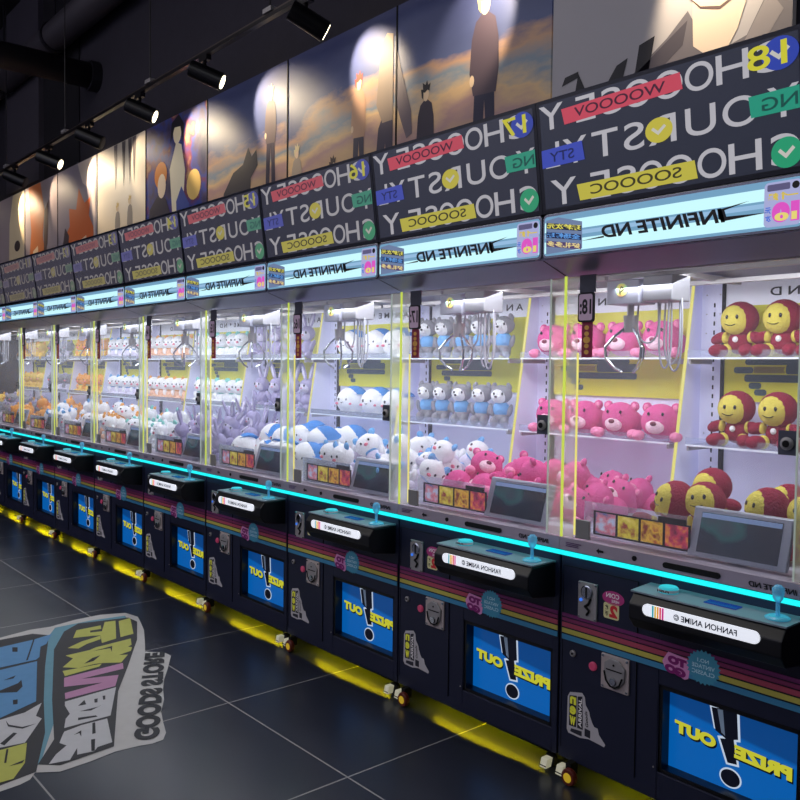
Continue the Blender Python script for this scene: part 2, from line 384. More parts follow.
for q, (x, zz) in enumerate(((-6.35,2.95),(-6.05,2.98))): figure(p5, x, zz-.5, .62, (150,140,130), (110,100,96), (206,176,110))
for x in (-6.2,-6.05,-5.95,-6.4): shape(p5,'drip', [(x-.04,3.65),(x-.02,3.4),(x,3.2),(x+.03,3.45),(x+.05,3.65)], (96,88,92), .001)
M_mauve = mat('print_mauve', (150,140,150), .6, emit=(150,140,150), es=.06)
p6, a, b = poster(6, M_mauve, 'mauve poster with a large spiky orange-haired head from behind')
shape(p6,'figure_hair', [(-7.75,2.5),(-7.85,2.9),(-7.7,3.0),(-7.72,3.2),(-7.5,3.16),(-7.42,3.38),(-7.25,3.2),(-7.08,3.24),(-7.12,3.05),(-6.98,2.9),(-7.05,2.5)], (196,100,56), .001)
shape(p6,'figure_face', [(-7.5,2.45),(-7.45,2.8),(-7.2,2.85),(-7.1,2.6),(-7.15,2.45)], (224,190,160), .0015)
shape(p6,'hair_shade', [(-8.0,2.6),(-7.85,3.0),(-7.72,2.9),(-7.8,2.5)], (70,58,66), .0013)
shape(p6,'drape', [(-7.45,3.65),(-7.3,3.42),(-7.05,3.3),(-6.95,2.6),(-6.93,3.65)], (198,184,178), .0012)
M_pk = mat('print_rose', (168,152,156), .6, emit=(168,152,156), es=.06)
p7, a, b = poster(7, M_pk, 'rose-grey poster with a narrow orange-haired profile')
shape(p7,'figure_hair', [(-9.2,2.4),(-9.05,3.1),(-9.15,3.65),(-8.7,3.65),(-8.55,3.3),(-8.62,3.0),(-8.5,2.7),(-8.7,2.4)], (206,116,64), .001)
shape(p7,'figure_face', [(-9.05,2.4),(-8.98,2.85),(-8.8,2.9),(-8.72,2.4)], (236,200,160), .0015)
shape(p7,'hair_shade', [(-8.6,2.5),(-8.55,3.3),(-8.4,3.4),(-8.45,2.9)], (96,70,66), .0013)
p8, a, b = poster(8, M_pk, 'pale rose poster with a single dark eye and a cream hair lock, far left')
shape(p8,'figure_hair', [(-10.0,2.4),(-9.95,3.3),(-9.8,3.65),(-9.33,3.65),(-9.34,2.4)], (226,206,170), .001)
shape(p8,'eye', ell2(-9.62,2.98,.12,.07), (70,56,56), .0015)
p9, a, b = poster(9, M_pk, 'plain pale rose poster at the far left end of the row')

# ------------------------------------------------------------------ claw machine (prototype = rightmost)
root = empty('claw_machine', (0,0,0))
c = MB()
SX0, SX1, SZ0, SZ1 = .405, .862, .160, .448
xl, xr = .004, .885
c.box(xl,SX0,0,.06,.07,.80).box(SX1,xr,0,.06,.07,.80).box(SX0,SX1,0,.06,.07,SZ0).box(SX0,SX1,0,.06,SZ1,.80)
c.box(xl,xr,.06,.93,.11,.80)
c.box(xl,xl+.03,.06,.93,.07,.11).box(xr-.03,xr,.06,.93,.07,.11)
cab = c.build('cabinet', M_body, root, bev=.003)
# prize screen
scr = MB().slab(rrect(SX0-.006,SX1+.006,SZ0-.006,SZ1+.006,.012), -.002, .0).build('screen_bezel', M_black, cab)
scr.hide_render = False
bpy.data.objects.remove(scr)
fr = MB()
for q in ((SX0,SX0+.014,SZ0,SZ1),(SX1-.014,SX1,SZ0,SZ1),(SX0,SX1,SZ0,SZ0+.014),(SX0,SX1,SZ1-.014,SZ1)): fr.box(q[0],q[1],.004,.058,q[2],q[3])
scr = fr.build('prize_screen', M_black, root)
def screen_mat():
    m = bpy.data.materials.new('screen_blue'); m.use_nodes = True; nt = m.node_tree; b = nt.nodes['Principled BSDF']; N = nt.nodes; L = nt.links
    tc = N.new('ShaderNodeTexCoord'); sp = N.new('ShaderNodeSeparateXYZ'); L.new(tc.outputs['Object'], sp.inputs[0])
    mr = N.new('ShaderNodeMath'); mr.operation = 'MULTIPLY_ADD'; mr.inputs[1].default_value = .12; L.new(sp.outputs['X'], mr.inputs[0]); L.new(sp.outputs['Z'], mr.inputs[2])
    r = N.new('ShaderNodeValToRGB'); el = r.color_ramp.elements; el[0].position = .42; el[0].color = (*s2l((4,98,182)), 1); el[1].position = .43; el[1].color = (*s2l((6,70,138)), 1)
    L.new(mr.outputs[0], r.inputs[0]); L.new(r.outputs[0], b.inputs['Emission Color']); b.inputs['Emission Strength'].default_value = .8
    b.inputs['Base Color'].default_value = (.005,.01,.03,1); b.inputs['Roughness'].default_value = .3
    return m
MB().poly([(SX0+.01,.045,SZ0+.01),(SX1-.01,.045,SZ0+.01),(SX1-.01,.045,SZ1-.01),(SX0+.01,.045,SZ1-.01)]).build('screen_glow', screen_mat(), scr)
ex = [(.565,.414),(.648,.425),(.654,.340),(.640,.335),(.652,.262),(.622,.258),(.596,.325),(.614,.330),(.580,.345)]
exo = [(.558,.420),(.655,.432),(.661,.334),(.648,.331),(.659,.256),(.617,.251),(.586,.330),(.604,.335),(.574,.350)]
M_px = emis('pixel_white', (190,205,225), .9); M_pd = emis('pixel_black', (6,10,26), .7); M_py = emis('pixel_yellow', (204,202,52), .85)
decals([exo, ell(.632,.213,.036,.031)], .0435, 'exclamation_outline', M_px, scr)
decals([ex, ell(.632,.213,.031,.026)], .0425, 'exclamation_mark', M_pd, scr)
decal([(.585,.414),(.603,.416),(.612,.338),(.600,.345)], .042, 'exclamation_glint', emis('pixel_grey', (96,110,130), .6), scr)
for wd_, q in (('PRIZE', (.648,.824,.277,.322)), ('OUT', (.446,.588,.290,.334))):
    sh = MB(); mtext(sh, wd_, *q, .0405, .085, tilt=-.009); sh.build('title_shadow', M_pd, scr)
for wd_, q in (('PRIZE', (.644,.820,.283,.324)), ('OUT', (.442,.584,.296,.336))):
    tx = MB(); mtext(tx, wd_, *q, .0395, .07, tilt=-.009); tx.build('title_lettering', M_py, scr)
MB().lathe([(.003,0),(.003,-.002)], (.392,0,.172), 10, 'y').build('screw', M_steel, root)

# service door with lines
dr = MB().slab([(.018,.11),(.322,.11),(.322,.765),(.018,.765)], -.003, .0).build('service_door', M_body, root)
sm = MB()
for q in ((.0165,.018,.11,.765),(.322,.3235,.11,.765),(.018,.322,.765,.7665)): sm.box(q[0],q[1],-.0045,-.001,q[2],q[3])
sm.build('door_seam', M_seam, dr)
# stripes
bands = [(.0,.125,(104,38,92)),(.175,.30,(120,44,86)),(.355,.52,(160,66,88)),(.58,.75,(178,168,78)),(.81,1.0,(58,124,164))]
for f0, f1, rgb in bands:
    z1, z0 = .595-.094*f0, .595-.094*f1
    mm = mat('stripe_%d' % rgb[0], rgb, .5, emit=rgb, es=.10)
    MB().box(.016,.884,-.0062,-.0035,z0,z1).build('cabinet_stripe', mm, root)
# coin plate
cp = MB().slab(rrect(.086,.165,.594,.724,.004), -.010, -.002).build('coin_slot_plate', M_steel, root, bev=.002)
MB().lathe([(.022,0),(.024,-.003),(.020,-.005)], (.124,-.010,.690), 24, 'y').build('coin_dial', M_chrome, cp)
MB().box(.121,.127,-.0165,-.0145,.672,.708).build('coin_slit', M_seam, cp)
MB().path([(.140,-.013,.668),(.132,-.013,.650),(.118,-.013,.640),(.136,-.013,.628),(.126,-.013,.612)], .004).build('lever', M_seam, cp)
MB().lathe([(.006,0),(.006,-.004)], (.100,-.010,.660), 12, 'y').build('coin_light', emis('coin_blue', (60,120,230), 1.0), cp)
b_ = MB()
for x, z in ((.092,.718),(.159,.718),(.092,.600),(.159,.600)): b_.lathe([(.004,0),(.003,-.003)], (x,-.010,z), 10, 'y')
b_.build('screw', M_chrome, cp)
# lock plate
lp = MB().slab(rrect(.188,.299,.378,.497,.004), -.010, -.002).build('lock_plate', mat('lock_steel', (206,192,188), .42, metal=.2), root, bev=.002)
shield = [(.205,.470),(.232,.490),(.262,.487),(.288,.462),(.285,.420),(.265,.395),(.244,.385),(.222,.397),(.204,.425)]
MB().slab(shield, -.018, -.009).build('lock_dish', M_steel, lp, bev=.004)
MB().slab([(.214,.452),(.279,.452),(.276,.448),(.217,.448)], -.0195, -.0182).build('lock_ridge', M_seam, lp)
MB().path([(.208,-.0195,.44),(.215,-.0195,.412),(.232,-.0195,.395),(.25,-.0195,.393),(.268,-.0195,.404),(.278,-.0195,.43)], .003).build('lock_groove', M_seam, lp)
MB().lathe([(.014,0),(.012,-.006),(.006,-.006)], (.244,-.0185,.413), 20, 'y').build('key_cylinder', M_chrome, lp)
MB().lathe([(.004,0),(.003,-.002)], (.244,-.0185,.468), 12, 'y').build('rivet', M_seam, lp)
b_ = MB()
for x, z in ((.196,.489),(.291,.489),(.196,.386),(.291,.386)): b_.lathe([(.005,0),(.004,-.003)], (x,-.010,z), 10, 'y')
b_.build('screw', M_chrome, lp)
kl = MB().lathe([(.012,0),(.012,-.006),(.008,-.008),(.005,-.006)], (.066,-.003,.459), 20, 'y').build('key_lock', M_steel, root)
MB().lathe([(.004,0),(.004,-.002)], (.066,-.0105,.459), 10, 'y').build('keyhole', M_seam, kl)
MB().lathe([(.0155,0),(.0155,-.006),(.012,-.009)], (.152,-.003,.437), 20, 'y').build('red_button', mat('rose_plastic', (200,70,110), .4, emit=(200,70,110), es=.15), root)
# stickers on the cabinet
st = decal(ell(.228,.690,.044,.024), -.0045, 'coin_sticker', mat('sticker_magenta', (168,52,118), .5, emit=(168,52,118), es=.12), root)
M_ink_w = mat('ink_white', (226,222,224), .5, emit=(226,222,224), es=.12)
M_ink_k = mat('ink_black', (12,12,16), .5)
t = MB(); mtext(t, 'COIN', .200,.252,.690,.706,-.0055,.02); mtext(t, 'HERE', .222,.252,.676,.685,-.0055,.02); t.build('lettering', M_ink_w, st)
st = decal(rrect(.190,.252,.618,.672,.008), -.0045, 'price_sticker', mat('sticker_cream', (206,202,150), .5, emit=(206,202,150), es=.12), root)
t = MB(); mtext(t, '2', .214,.246,.624,.666,-.0055,.06); t.build('numeral', mat('ink_red', (196,40,50), .5, emit=(196,40,50), es=.1), st)
t = MB(); mtext(t, '枚', .196,.210,.648,.664,-.0055,.02); mtext(t, '币', .196,.210,.626,.642,-.0055,.02); t.build('lettering', M_ink_k, st)
nb = [(.046,.300),(.056,.318),(.108,.330),(.120,.318),(.124,.292),(.140,.272),(.143,.258),(.154,.236),(.162,.226),(.176,.226),(.182,.205),(.208,.180),(.204,.170),(.190,.172),(.140,.176),(.100,.168),(.052,.170),(.044,.182)]
st = decal(nb, -.0045, 'new_arrival_sticker', mat('sticker_grey', (176,172,178), .5, emit=(176,172,178), es=.10), root)
decals([[(.054,.198),(.054,.306),(.086,.313),(.086,.200)],[(.090,.200),(.090,.312),(.110,.318),(.114,.200)],[(.060,.178),(.086,.176),(.110,.176),(.110,.194),(.064,.190)],[(.122,.182),(.146,.180),(.146,.208),(.122,.210)]], -.0052, 'sticker_blocks', mat('ink_slate', (46,46,58), .5), st)
t = MB()
for ch, z0, z1 in (('n',.278,.306),('e',.242,.272),('w',.204,.236)): mtext(t, ch, .057,.084,z0,z1,-.0060,.05)
t.build('lettering', mat('ink_yellow', (206,206,60), .5, emit=(206,206,60), es=.2), st)
t = MB(); text_into(t, 'ARRIVAL', (.109,-.0060,.206), (0,0,.102), (-.014,0,0), .03); t.build('lettering', M_ink_w, st)
t = MB(); text_into(t, 'Goods', (.138,-.0060,.216), (-.006,0,.055), (-.012,0,0), .02); t.build('lettering', M_ink_k, st)
gb = [(.440,.566),(.505,.560),(.520,.548),(.512,.498),(.500,.492),(.428,.514),(.420,.532)]
st = decal(gb, -.0070, 'to_go_sticker', mat('sticker_pink_edge', (196,130,180), .5, emit=(196,130,180), es=.14), root)
t = MB(); mtext(t, 'TO', .440,.506,.531,.558,-.0082,.10,tilt=-.004); mtext(t, 'GO', .430,.504,.501,.529,-.0082,.10,tilt=-.006); t.build('lettering', mat('ink_magenta', (112,22,96), .5, emit=(112,22,96), es=.15), st)
star = []
for i in range(48):
    r = 1.0 if i % 2 else .86; a = 2*PI*i/48; star.append((.562+.058*r*math.cos(a), .548+.055*r*math.sin(a)))
st = decal(star, -.0076, 'starburst_sticker', mat('sticker_teal', (62,134,164), .5, emit=(62,134,164), es=.14), root)
t = MB(); mtext(t, 'NO.1', .542,.580,.563,.575,-.0084,.02); mtext(t, 'VINTAGE', .524,.600,.544,.557,-.0084,.02); mtext(t, 'CLASSIC', .524,.600,.525,.538,-.0084,.02); t.build('lettering', mat('ink_pale_blue', (176,206,220), .5, emit=(176,206,220), es=.12), st)

# control deck
dk = MB().add([(.375,0,.765),(.866,0,.765),(.866,-.125,.765),(.385,-.125,.765),(.385,-.150,.735),(.866,-.150,.735),(.866,-.150,.690),(.385,-.150,.690),(.385,-.120,.655),(.866,-.120,.655),(.866,0,.640),(.375,0,.640)],
    [(0,1,2,3),(3,2,5,4),(4,5,6,7),(7,6,9,8),(8,9,10,11),(1,10,9,6,5,2),(0,3,4,7,8,11)]).build('control_deck', mat('deck_black', (16,17,22), .38), root, bev=.004)
MB().add([(.368,.0,.768),(.868,.0,.768),(.868,-.132,.768),(.380,-.132,.768),(.368,.0,.773),(.868,.0,.773),(.868,-.132,.773),(.380,-.132,.773)],[(0,3,2,1),(4,5,6,7),(0,1,5,4),(1,2,6,5),(2,3,7,6),(3,0,4,7)]).build('deck_plate', mat('deck_plate_acrylic', (150,158,168), .35, metal=.3, emit=(30,90,110), es=.04), dk)
# name strip on the sloping nose
def onnose(u, v):   # v 0..1 up the nose
    a, b_ = Vector((u,-.1515,.733)), Vector((u,-.1265,.7655))
    return a.lerp(b_, v) + Vector((0,-.0015,.0012))
pill = []
for x, z in rrect(.438,.806,0,.036,.0175,8): pill.append((x, -.1530-.0005, z+.712))
st = MB().slab([(x,z) for x,y,z in pill], -.1555, -.1500).build('name_strip', mat('strip_white', (236,240,246), .4, emit=(236,240,250), es=.75), dk)
for i, rgb in enumerate(((60,180,190),(240,200,70),(245,170,60),(235,90,110),(220,60,150))):
    MB().poly([(x,-.1562,z) for x,z in ((.472+.0085*i,.7125),(.478+.0085*i,.7125),(.478+.0085*i,.7475),(.472+.0085*i,.7475))]).build('colour_bar', mat('bar_%d' % i, rgb, .5, emit=rgb, es=.5), st)
t = MB(); mtext(t, 'FANHON ANIME ©', .545,.742,.7205,.7395,-.1562,.022); t.build('lettering', mat('ink_navy', (44,48,70), .5), st)
# button, stick, small display
bt = MB().lathe([(.030,0),(.030,.014),(.026,.018)], (.470,-.062,.773), 24).build('push_button', mat('button_turquoise', (60,190,205), .3, emit=(50,190,205), es=.45), dk, smooth=False)
MB().lathe([(.0315,.003),(.0315,.011)], (.470,-.062,.773), 24).build('button_collar', M_white2, bt)
t = MB(); mtext(t, 'PUSH', .450,.490,.777,.784,-.0945,.03); t.build('lettering', M_ink_k, bt)
MB().box(.600,.700,-.085,-.045,.7735,.776).build('credit_display', mat('display_blue', (16,36,96), .2, emit=(20,50,140), es=.6), dk)
js = MB().lathe([(.034,0),(.034,.004),(.026,.008)], (.815,-.070,.773), 24).build('joystick', mat('joystick_base_acrylic', (90,180,205), .25, emit=(60,170,205), es=.25), dk)
M_stick = clear('joystick_clear', (205,235,245), .1, .35, (150,215,240))
MB().tube((.815,-.070,.780),(.815,-.070,.822),.006,n=10).build('joystick_shaft', M_stick, js)
MB().lathe([(.004,0),(.013,.014),(.017,.032),(.016,.044),(.008,.052)], (.815,-.070,.815), 16).build('joystick_grip', M_stick, js, smooth=True)

# LED line and steel ledge
MB().box(.0,W,-.013,-.001,.803,.817).build('cyan_led_line', M_cyan, root)
lg = MB().add([(.001,-.012,.822),(.888,-.012,.822),(.888,.10,.822),(.001,.10,.822),(.001,-.006,.864),(.888,-.006,.864),(.888,.10,.874),(.001,.10,.874)],[(0,3,2,1),(4,5,6,7),(0,1,5,4),(1,2,6,5),(2,3,7,6),(3,0,4,7)]).build('steel_ledge', M_steel_l, root)
fy = -.0125
t = MB(); t.poly([(.160,fy,.842),(.172,fy,.852),(.172,fy,.846),(.190,fy,.846),(.190,fy,.838),(.172,fy,.838),(.172,fy,.832)]); t.build('arrow_mark', M_ink_k, lg)
MB().lathe([(.0085,0),(.0085,-.004)], (.310,-.008,.842), 16, 'y').build('bolt', M_seam, lg)
MB().slab(rrect(.417,.611,.833,.851,.0088), -.0145, -.008).build('vent_slot', M_seam, lg)
t = MB(); mtext(t, 'INFINITE ND', .700,.842,.832,.848,fy,.03,.2); t.build('lettering', M_ink_k, lg)
t = MB()
for i in range(3): t.poly([(.030,fy,.8515-.006*i),(.085+.012*(i==0),fy,.8515-.006*i),(.085+.012*(i==0),fy,.8485-.006*i),(.030,fy,.8485-.006*i)])
t.build('notice_lines', mat('ink_plum', (96,60,110), .5), lg)

# interior shell
sh_ = MB().box(.0,.012,.84,.93,.87,1.83).add([(.0,.69,.874),(.012,.69,.874),(.012,.93,.874),(.0,.93,.874),(.0,.845,1.83),(.012,.845,1.83),(.012,.93,1.83),(.0,.93,1.83)], [(0,3,2,1),(4,5,6,7),(0,1,5,4),(1,2,6,5),(2,3,7,6),(3,0,4,7)])
sidep = sh_.build('side_panel', M_white, root)
MB().add([(.0,.684,.874),(.012,.684,.874),(.012,.690,.874),(.0,.690,.874),(.0,.839,1.83),(.012,.839,1.83),(.012,.845,1.83),(.0,.845,1.83)], [(0,3,2,1),(4,5,6,7),(0,1,5,4),(1,2,6,5),(2,3,7,6),(3,0,4,7)]).build('lit_edge', M_acr3, sidep)
back = MB().box(.0,W,.90,.93,.87,1.83).build('back_panel', M_white, root)
b_ = MB()
for x in (.070,.83):
    for i in range(22): b_.box(x-.003,x+.003,.8975,.9,.93+i*.038,.948+i*.038)
b_.build('shelf_slots', M_seam, back)
b_ = MB()
for x in (.035,.095):
    for z in (.95,1.2,1.62,1.70,1.78): b_.lathe([(.003,0),(.003,-.002)], (x,.9,z), 8, 'y')
b_.build('screw', M_steel, back)
bp = MB().box(.112,.126,.880,.900,.90,1.835).build('back_poster', M_seam, root)
MB().box(.126,.875,.888,.892,1.728,1.835).build('poster_header', mat('header_white', (225,226,238), .6, emit=(220,222,240), es=.12), bp)
M_yel = blotch('poster_yellow', [(.3,(186,182,44)),(.5,(208,202,46)),(.7,(196,196,70))], 3, 2, .16, rough=.6)
MB().box(.126,.875,.888,.892,1.340,1.728).build('poster_sheet', M_yel, bp)
t = MB(); mtext(t, 'A N I M E  *  N D', .31,.81,1.762,1.798,.8865,.02); t.build('lettering', M_ink_k, bp)
icon = MB()
for x0,x1,z0,z1 in ((.215,.56,1.488,1.512),(.168,.250,1.454,1.480),(.380,.60,1.452,1.490),(.213,.60,1.420,1.450),(.232,.284,1.392,1.418),(.255,.306,1.366,1.391)):
    icon.poly([(x,.8860,z) for x,z in rrect(x0,x1,z0,z1,.011)])
icon.build('hand_icon', mat('icon_slate', (58,78,84), .6, emit=(50,70,76), es=.2), bp)
MB().poly([(x,.8855,z) for x,z in ((.252,1.456),(.378,1.456),(.372,1.470),(.378,1.482),(.252,1.482))]).build('hand_icon_fill', mat('icon_olive', (160,156,70), .6), bp)
pf = MB().box(.012,W,.10,.90,.80,.872).build('playfield_floor', M_playfloor, root)
for z in (1.510,1.158):
    s_ = MB().box(.060,.875,.715,.888,z,z+.005).build('glass_shelf', M_glass2, root)
    MB().box(.060,.875,.712,.7150,z-.001,z+.006).build('shelf_edge', mat('shelf_edge_white', (225,230,240), .4, emit=(225,230,245), es=.25), s_)
    b_ = MB().box(.062,.070,.72,.89,z-.02,z).box(.860,.868,.72,.89,z-.02,z); b_.build('shelf_bracket', M_steel, s_)
    MB().box(.060,.875,.712,.7135,z+.005,z+.035).build('shelf_lip', M_glass2, s_)
# canopy
cn = MB().box(.001,.888,.0,.93,1.832,1.99)
cn.add([(.001,-.128,1.834),(.888,-.128,1.834),(.888,.02,1.789),(.001,.02,1.789),(.001,-.128,1.850),(.888,-.128,1.850),(.888,.02,1.850),(.001,.02,1.850)], [(0,3,2,1),(4,5,6,7),(0,1,5,4),(1,2,6,5),(2,3,7,6),(3,0,4,7)])
canopy = cn.build('canopy', M_soffit, root)
sm = MB().add([(.0,-.130,1.8325),(.007,-.130,1.8325),(.007,.0,1.7885),(.0,.0,1.7885)], [(0,1,2,3)]); sm.build('mitre_seam', M_seam, canopy)
MB().box(.03,.86,.05,.075,1.815,1.83).build('light_strip', M_wled, canopy)
MB().box(.02,.87,.03,.045,1.785,1.832).build('strip_cover', M_steel, canopy)
# light box
lb = MB().slab(rrect(.002,.887,1.836,1.988,.016), -.134, .0).build('light_box', mat('lightbox_frame', (125,128,140), .25, metal=.8), root, bev=.003)
yb = -.1350
MB().poly([(x,yb,z) for x,z in rrect(.010,.879,1.846,1.978,.012)]).build('light_box_face', emis('lb_blue', (120,170,205), .85), lb)
decals([[(.012,1.925),(.877,1.925),(.877,1.958),(.012,1.958)],[(.012,1.855),(.877,1.855),(.877,1.893),(.012,1.893)]], yb-.0008, 'light_band', emis('lb_white', (190,236,242), 1.15), lb)
decals([[(.012,1.9055),(.877,1.9055),(.877,1.9185),(.012,1.9185)]], yb-.0004, 'light_band', emis('lb_mid', (150,190,225), .95), lb)
t = MB(); mtext(t, 'INFINITE ND', .245,.665,1.882,1.9225,yb-.0016,.032,.25)
t.poly([(.640,yb-.0016,1.921),(.660,yb-.0016,1.921),(.668,yb-.0016,1.897),(.790,yb-.0016,1.893),(.660,yb-.0016,1.885),(.645,yb-.0016,1.892)])
t.poly([(.655,yb-.0017,1.921),(.735,yb-.0017,1.932),(.660,yb-.0017,1.915)])
t.poly([(.255,yb-.0017,1.884),(.160,yb-.0017,1.882),(.255,yb-.0017,1.890)])
t.build('logo_lettering', M_ink_k, lb)
s1 = decal([(.018,1.966),(.070,1.972),(.168,1.946),(.170,1.858),(.020,1.852)], yb-.0012, 'offer_sticker', emis('st_ground', (120,140,180), .75), lb)
for i, (z0, rgb, rgb2, str_) in enumerate(((1.935,(222,214,90),(30,34,60),'玩转次元'),(1.905,(90,150,220),(20,30,70),'全场畅玩'),(1.875,(226,206,140),(90,70,120),'好礼多多'))):
    MB().poly([(.020,yb-.0016,z0+.024),(.166,yb-.0016,z0-.002),(.166,yb-.0016,z0-.020),(.020,yb-.0016,z0+.004)]).build('offer_row', emis('row_%d' % i, rgb2, .5), s1)
    t = MB(); text_into(t, str_, (.163,yb-.0022,z0-.018), (-.140,0,.023), (0,0,.018), .03); t.build('offer_text', emis('rowt_%d' % i, rgb, 1.0), s1)
s2 = decal(rrect(.776,.876,1.852,1.972,.012), yb-.0012, 'price_badge', emis('st_ground2', (176,180,226), .85), lb)
decal(rrect(.784,.846,1.948,1.966,.004), yb-.0018, 'badge_strip', emis('st_slate', (96,92,130), .6), s2)
t = MB(); t.lathe([(.010,0),(.010,-.0004)], (.861,yb-.0018,1.957), 16, 'y'); t.build('badge_dot', M_ink_k, s2)
t = MB(); mtext(t, '一个起', .786,.868,1.921,1.943,yb-.0020,.05); t.build('badge_text', emis('badge_yellow', (214,190,70), .95), s2)
t = MB(); mtext(t, '10', .798,.872,1.862,1.916,yb-.0020,.10); t.build('badge_number', emis('badge_pink', (216,80,190), 1.0), s2)
t = MB(); mtext(t, '10', .806,.866,1.866,1.888,yb-.0022,.06); t.build('badge_number_glow', emis('badge_lemon', (236,220,120), .9), s2)
t = MB(); mtext(t, '元', .779,.796,1.888,1.906,yb-.0020,.04); mtext(t, '次', .779,.796,1.866,1.884,yb-.0020,.04); t.build('badge_text', emis('badge_blue', (60,110,220), .9), s2)
# display panel, leaning forward
Z0, Z1, Y0, Y1 = 1.990, 2.357, -.134, -.183
def dy(z): return Y0+(Y1-Y0)*(z-Z0)/(Z1-Z0)
dp = MB().add([(.001,Y0,Z0),(.888,Y0,Z0),(.888,.02,Z0),(.001,.02,Z0),(.001,Y1,Z1),(.888,Y1,Z1),(.888,-.02,Z1),(.001,-.02,Z1)], [(0,3,2,1),(4,5,6,7),(0,1,5,4),(1,2,6,5),(2,3,7,6),(3,0,4,7)]).build('display_panel', mat('display_frame', (14,20,38), .3), root)
def dpoly(pts, e): return [(x, dy(z)-e, z) for x, z in pts]
M_disp = emis('display_ground', (44,48,62), .55); M_disp.node_tree.nodes['Principled BSDF'].inputs['Roughness'].default_value = .2
MB().poly(dpoly([(.016,2.004),(.876,2.004),(.876,2.344),(.016,2.344)], .0010)).build('display_screen', M_disp, dp)
def dtext(mb, s, x0,x1,z0,z1,e,bold=0.,tilt=0.):
    k = (Y1-Y0)/(Z1-Z0)
    return text_into(mb, s, (x1, dy(z0)-e, z0+tilt), (x0-x1, -k*tilt, -tilt), (0, k*(z1-z0), z1-z0), bold)
t = MB()
def word(pairs, z0, z1):
    for ch, x0, x1 in pairs: dtext(t, ch, x0, x1, z0, z1, .0022, .006)
word((('C',.765,.860),('H',.648,.742),('O',.552,.640),('O',.452,.545),('O',.348,.442),('S',.262,.335),('E',.165,.240),('Y',.015,.115)), 2.258, 2.336)
word((('Y',.790,.874),('O',.662,.765),('U',.548,.642),('R',.425,.518),('S',.338,.410),('T',.220,.318),('Y',.105,.200),('L',.030,.090)), 2.136, 2.216)
word((('C',.795,.874),('H',.675,.770),('O',.580,.668),('O',.475,.568),('O',.385,.470),('S',.305,.375),('E',.205,.280),('Y',.045,.150)), 2.012, 2.094)
t.build('slogan_lettering', emis('slogan_white', (186,184,192), .85), dp)
def bar(pts, rgb, nm, txt, tx0, tx1, tz0, tz1, tilt, trgb):
    o = MB().poly(dpoly(pts, .0034)).build(nm, emis('bar_c_%d' % rgb[0], rgb, .85), dp)
    t = MB(); dtext(t, txt, tx0, tx1, tz0, tz1, .0046, .01, tilt); t.build('bar_lettering', emis('bar_t_%d' % trgb[0], trgb, .6), dp)
bar([(.108,2.312),(.118,2.262),(.545,2.274),(.538,2.322)], (200,72,92), 'red_bar', 'WOOOOV', .160,.490,2.276,2.306, .004, (70,30,50))
bar([(.152,2.066),(.162,2.014),(.580,2.018),(.572,2.070)], (196,186,70), 'yellow_bar', 'SOOOOC', .205,.530,2.027,2.058, .002, (60,56,30))
bar([(.016,2.196),(.016,2.138),(.190,2.140),(.182,2.200)], (60,76,180), 'blue_bar', 'STY', .050,.150,2.152,2.184, 0, (30,38,90))
bar([(.738,2.206),(.744,2.150),(.876,2.150),(.876,2.208)], (34,150,124), 'green_bar', 'NG', .775,.872,2.160,2.194, 0, (18,80,72))
def badge(cx, cz, rx, rz, rgb, nm):
    o = MB().poly(dpoly(ell(cx,cz,rx,rz), .0040)).build(nm, emis('badge_c_%d' % rgb[0], rgb, .85), dp)
    q = [(-.5,.1),(-.36,.26),(-.05,-.06),(.36,.34),(.5,.18),(-.04,-.36)]
    MB().poly(dpoly([(cx+a*rx*1.1, cz+b*rz*1.1) for a, b in q], .0050)).build('check_mark', emis('check_pale', (206,204,196), .8), o)
badge(.462,2.176,.046,.036, (198,186,66), 'yellow_badge')
badge(.828,2.298,.050,.042, (44,66,170), 'blue_badge')
badge(.838,2.044,.042,.040, (36,156,112), 'green_badge')
# acrylic corner posts, door glass
pl = MB().box(.0,.008,-.008,-.002,.866,1.789).build('acrylic_post', M_acr, root)
MB().box(.0575,.0625,-.006,.0,.880,1.520).build('acrylic_strip', M_acr3, root)
MB().poly([(.0095,-.002,.868),(.0575,-.002,.868),(.0575,-.002,1.785),(.0095,-.002,1.785)]).build('clear_corner', M_post, root); MB().poly([(.8275,-.002,.868),(.887,-.002,.868),(.887,-.002,1.785),(.8275,-.002,1.785)]).build('clear_corner', M_post, root)
MB().box(.8240,.8275,-.007,.0,.868,1.785).build('pane_edge', mat('pane_edge_grey', (170,180,180), .3, emit=(200,215,200), es=.3), root)
MB().poly([(.063,-.002,.868),(.824,-.002,.868),(.824,-.002,1.787),(.063,-.002,1.787)]).build('front_glass', M_glass, root)
MB().poly([(.0,.004,.874),(.0,.69,.874),(.0,.84,1.787),(.0,.004,1.787)]).build('side_glass', clear('side_glass', (252,253,253), .03, .03), root)
lk = MB().box(.070,.128,-.012,-.001,.872,.938).build('latch_block', mat('latch_grey', (150,148,146), .4), root, bev=.002)
dl = MB().lathe([(.017,0),(.019,-.010),(.012,-.014)], (.800,-.004,1.258), 20, 'y').build('door_lock', M_steel, root)
MB().box(.772,.824,-.0045,-.0025,1.225,1.295).build('lock_backing', mat('lock_backing', (96,100,112), .4, metal=.5), dl)
MB().lathe([(.010,0),(.010,-.002)], (.800,-.0185,1.258), 16, 'y').build('lock_core', M_seam, dl)
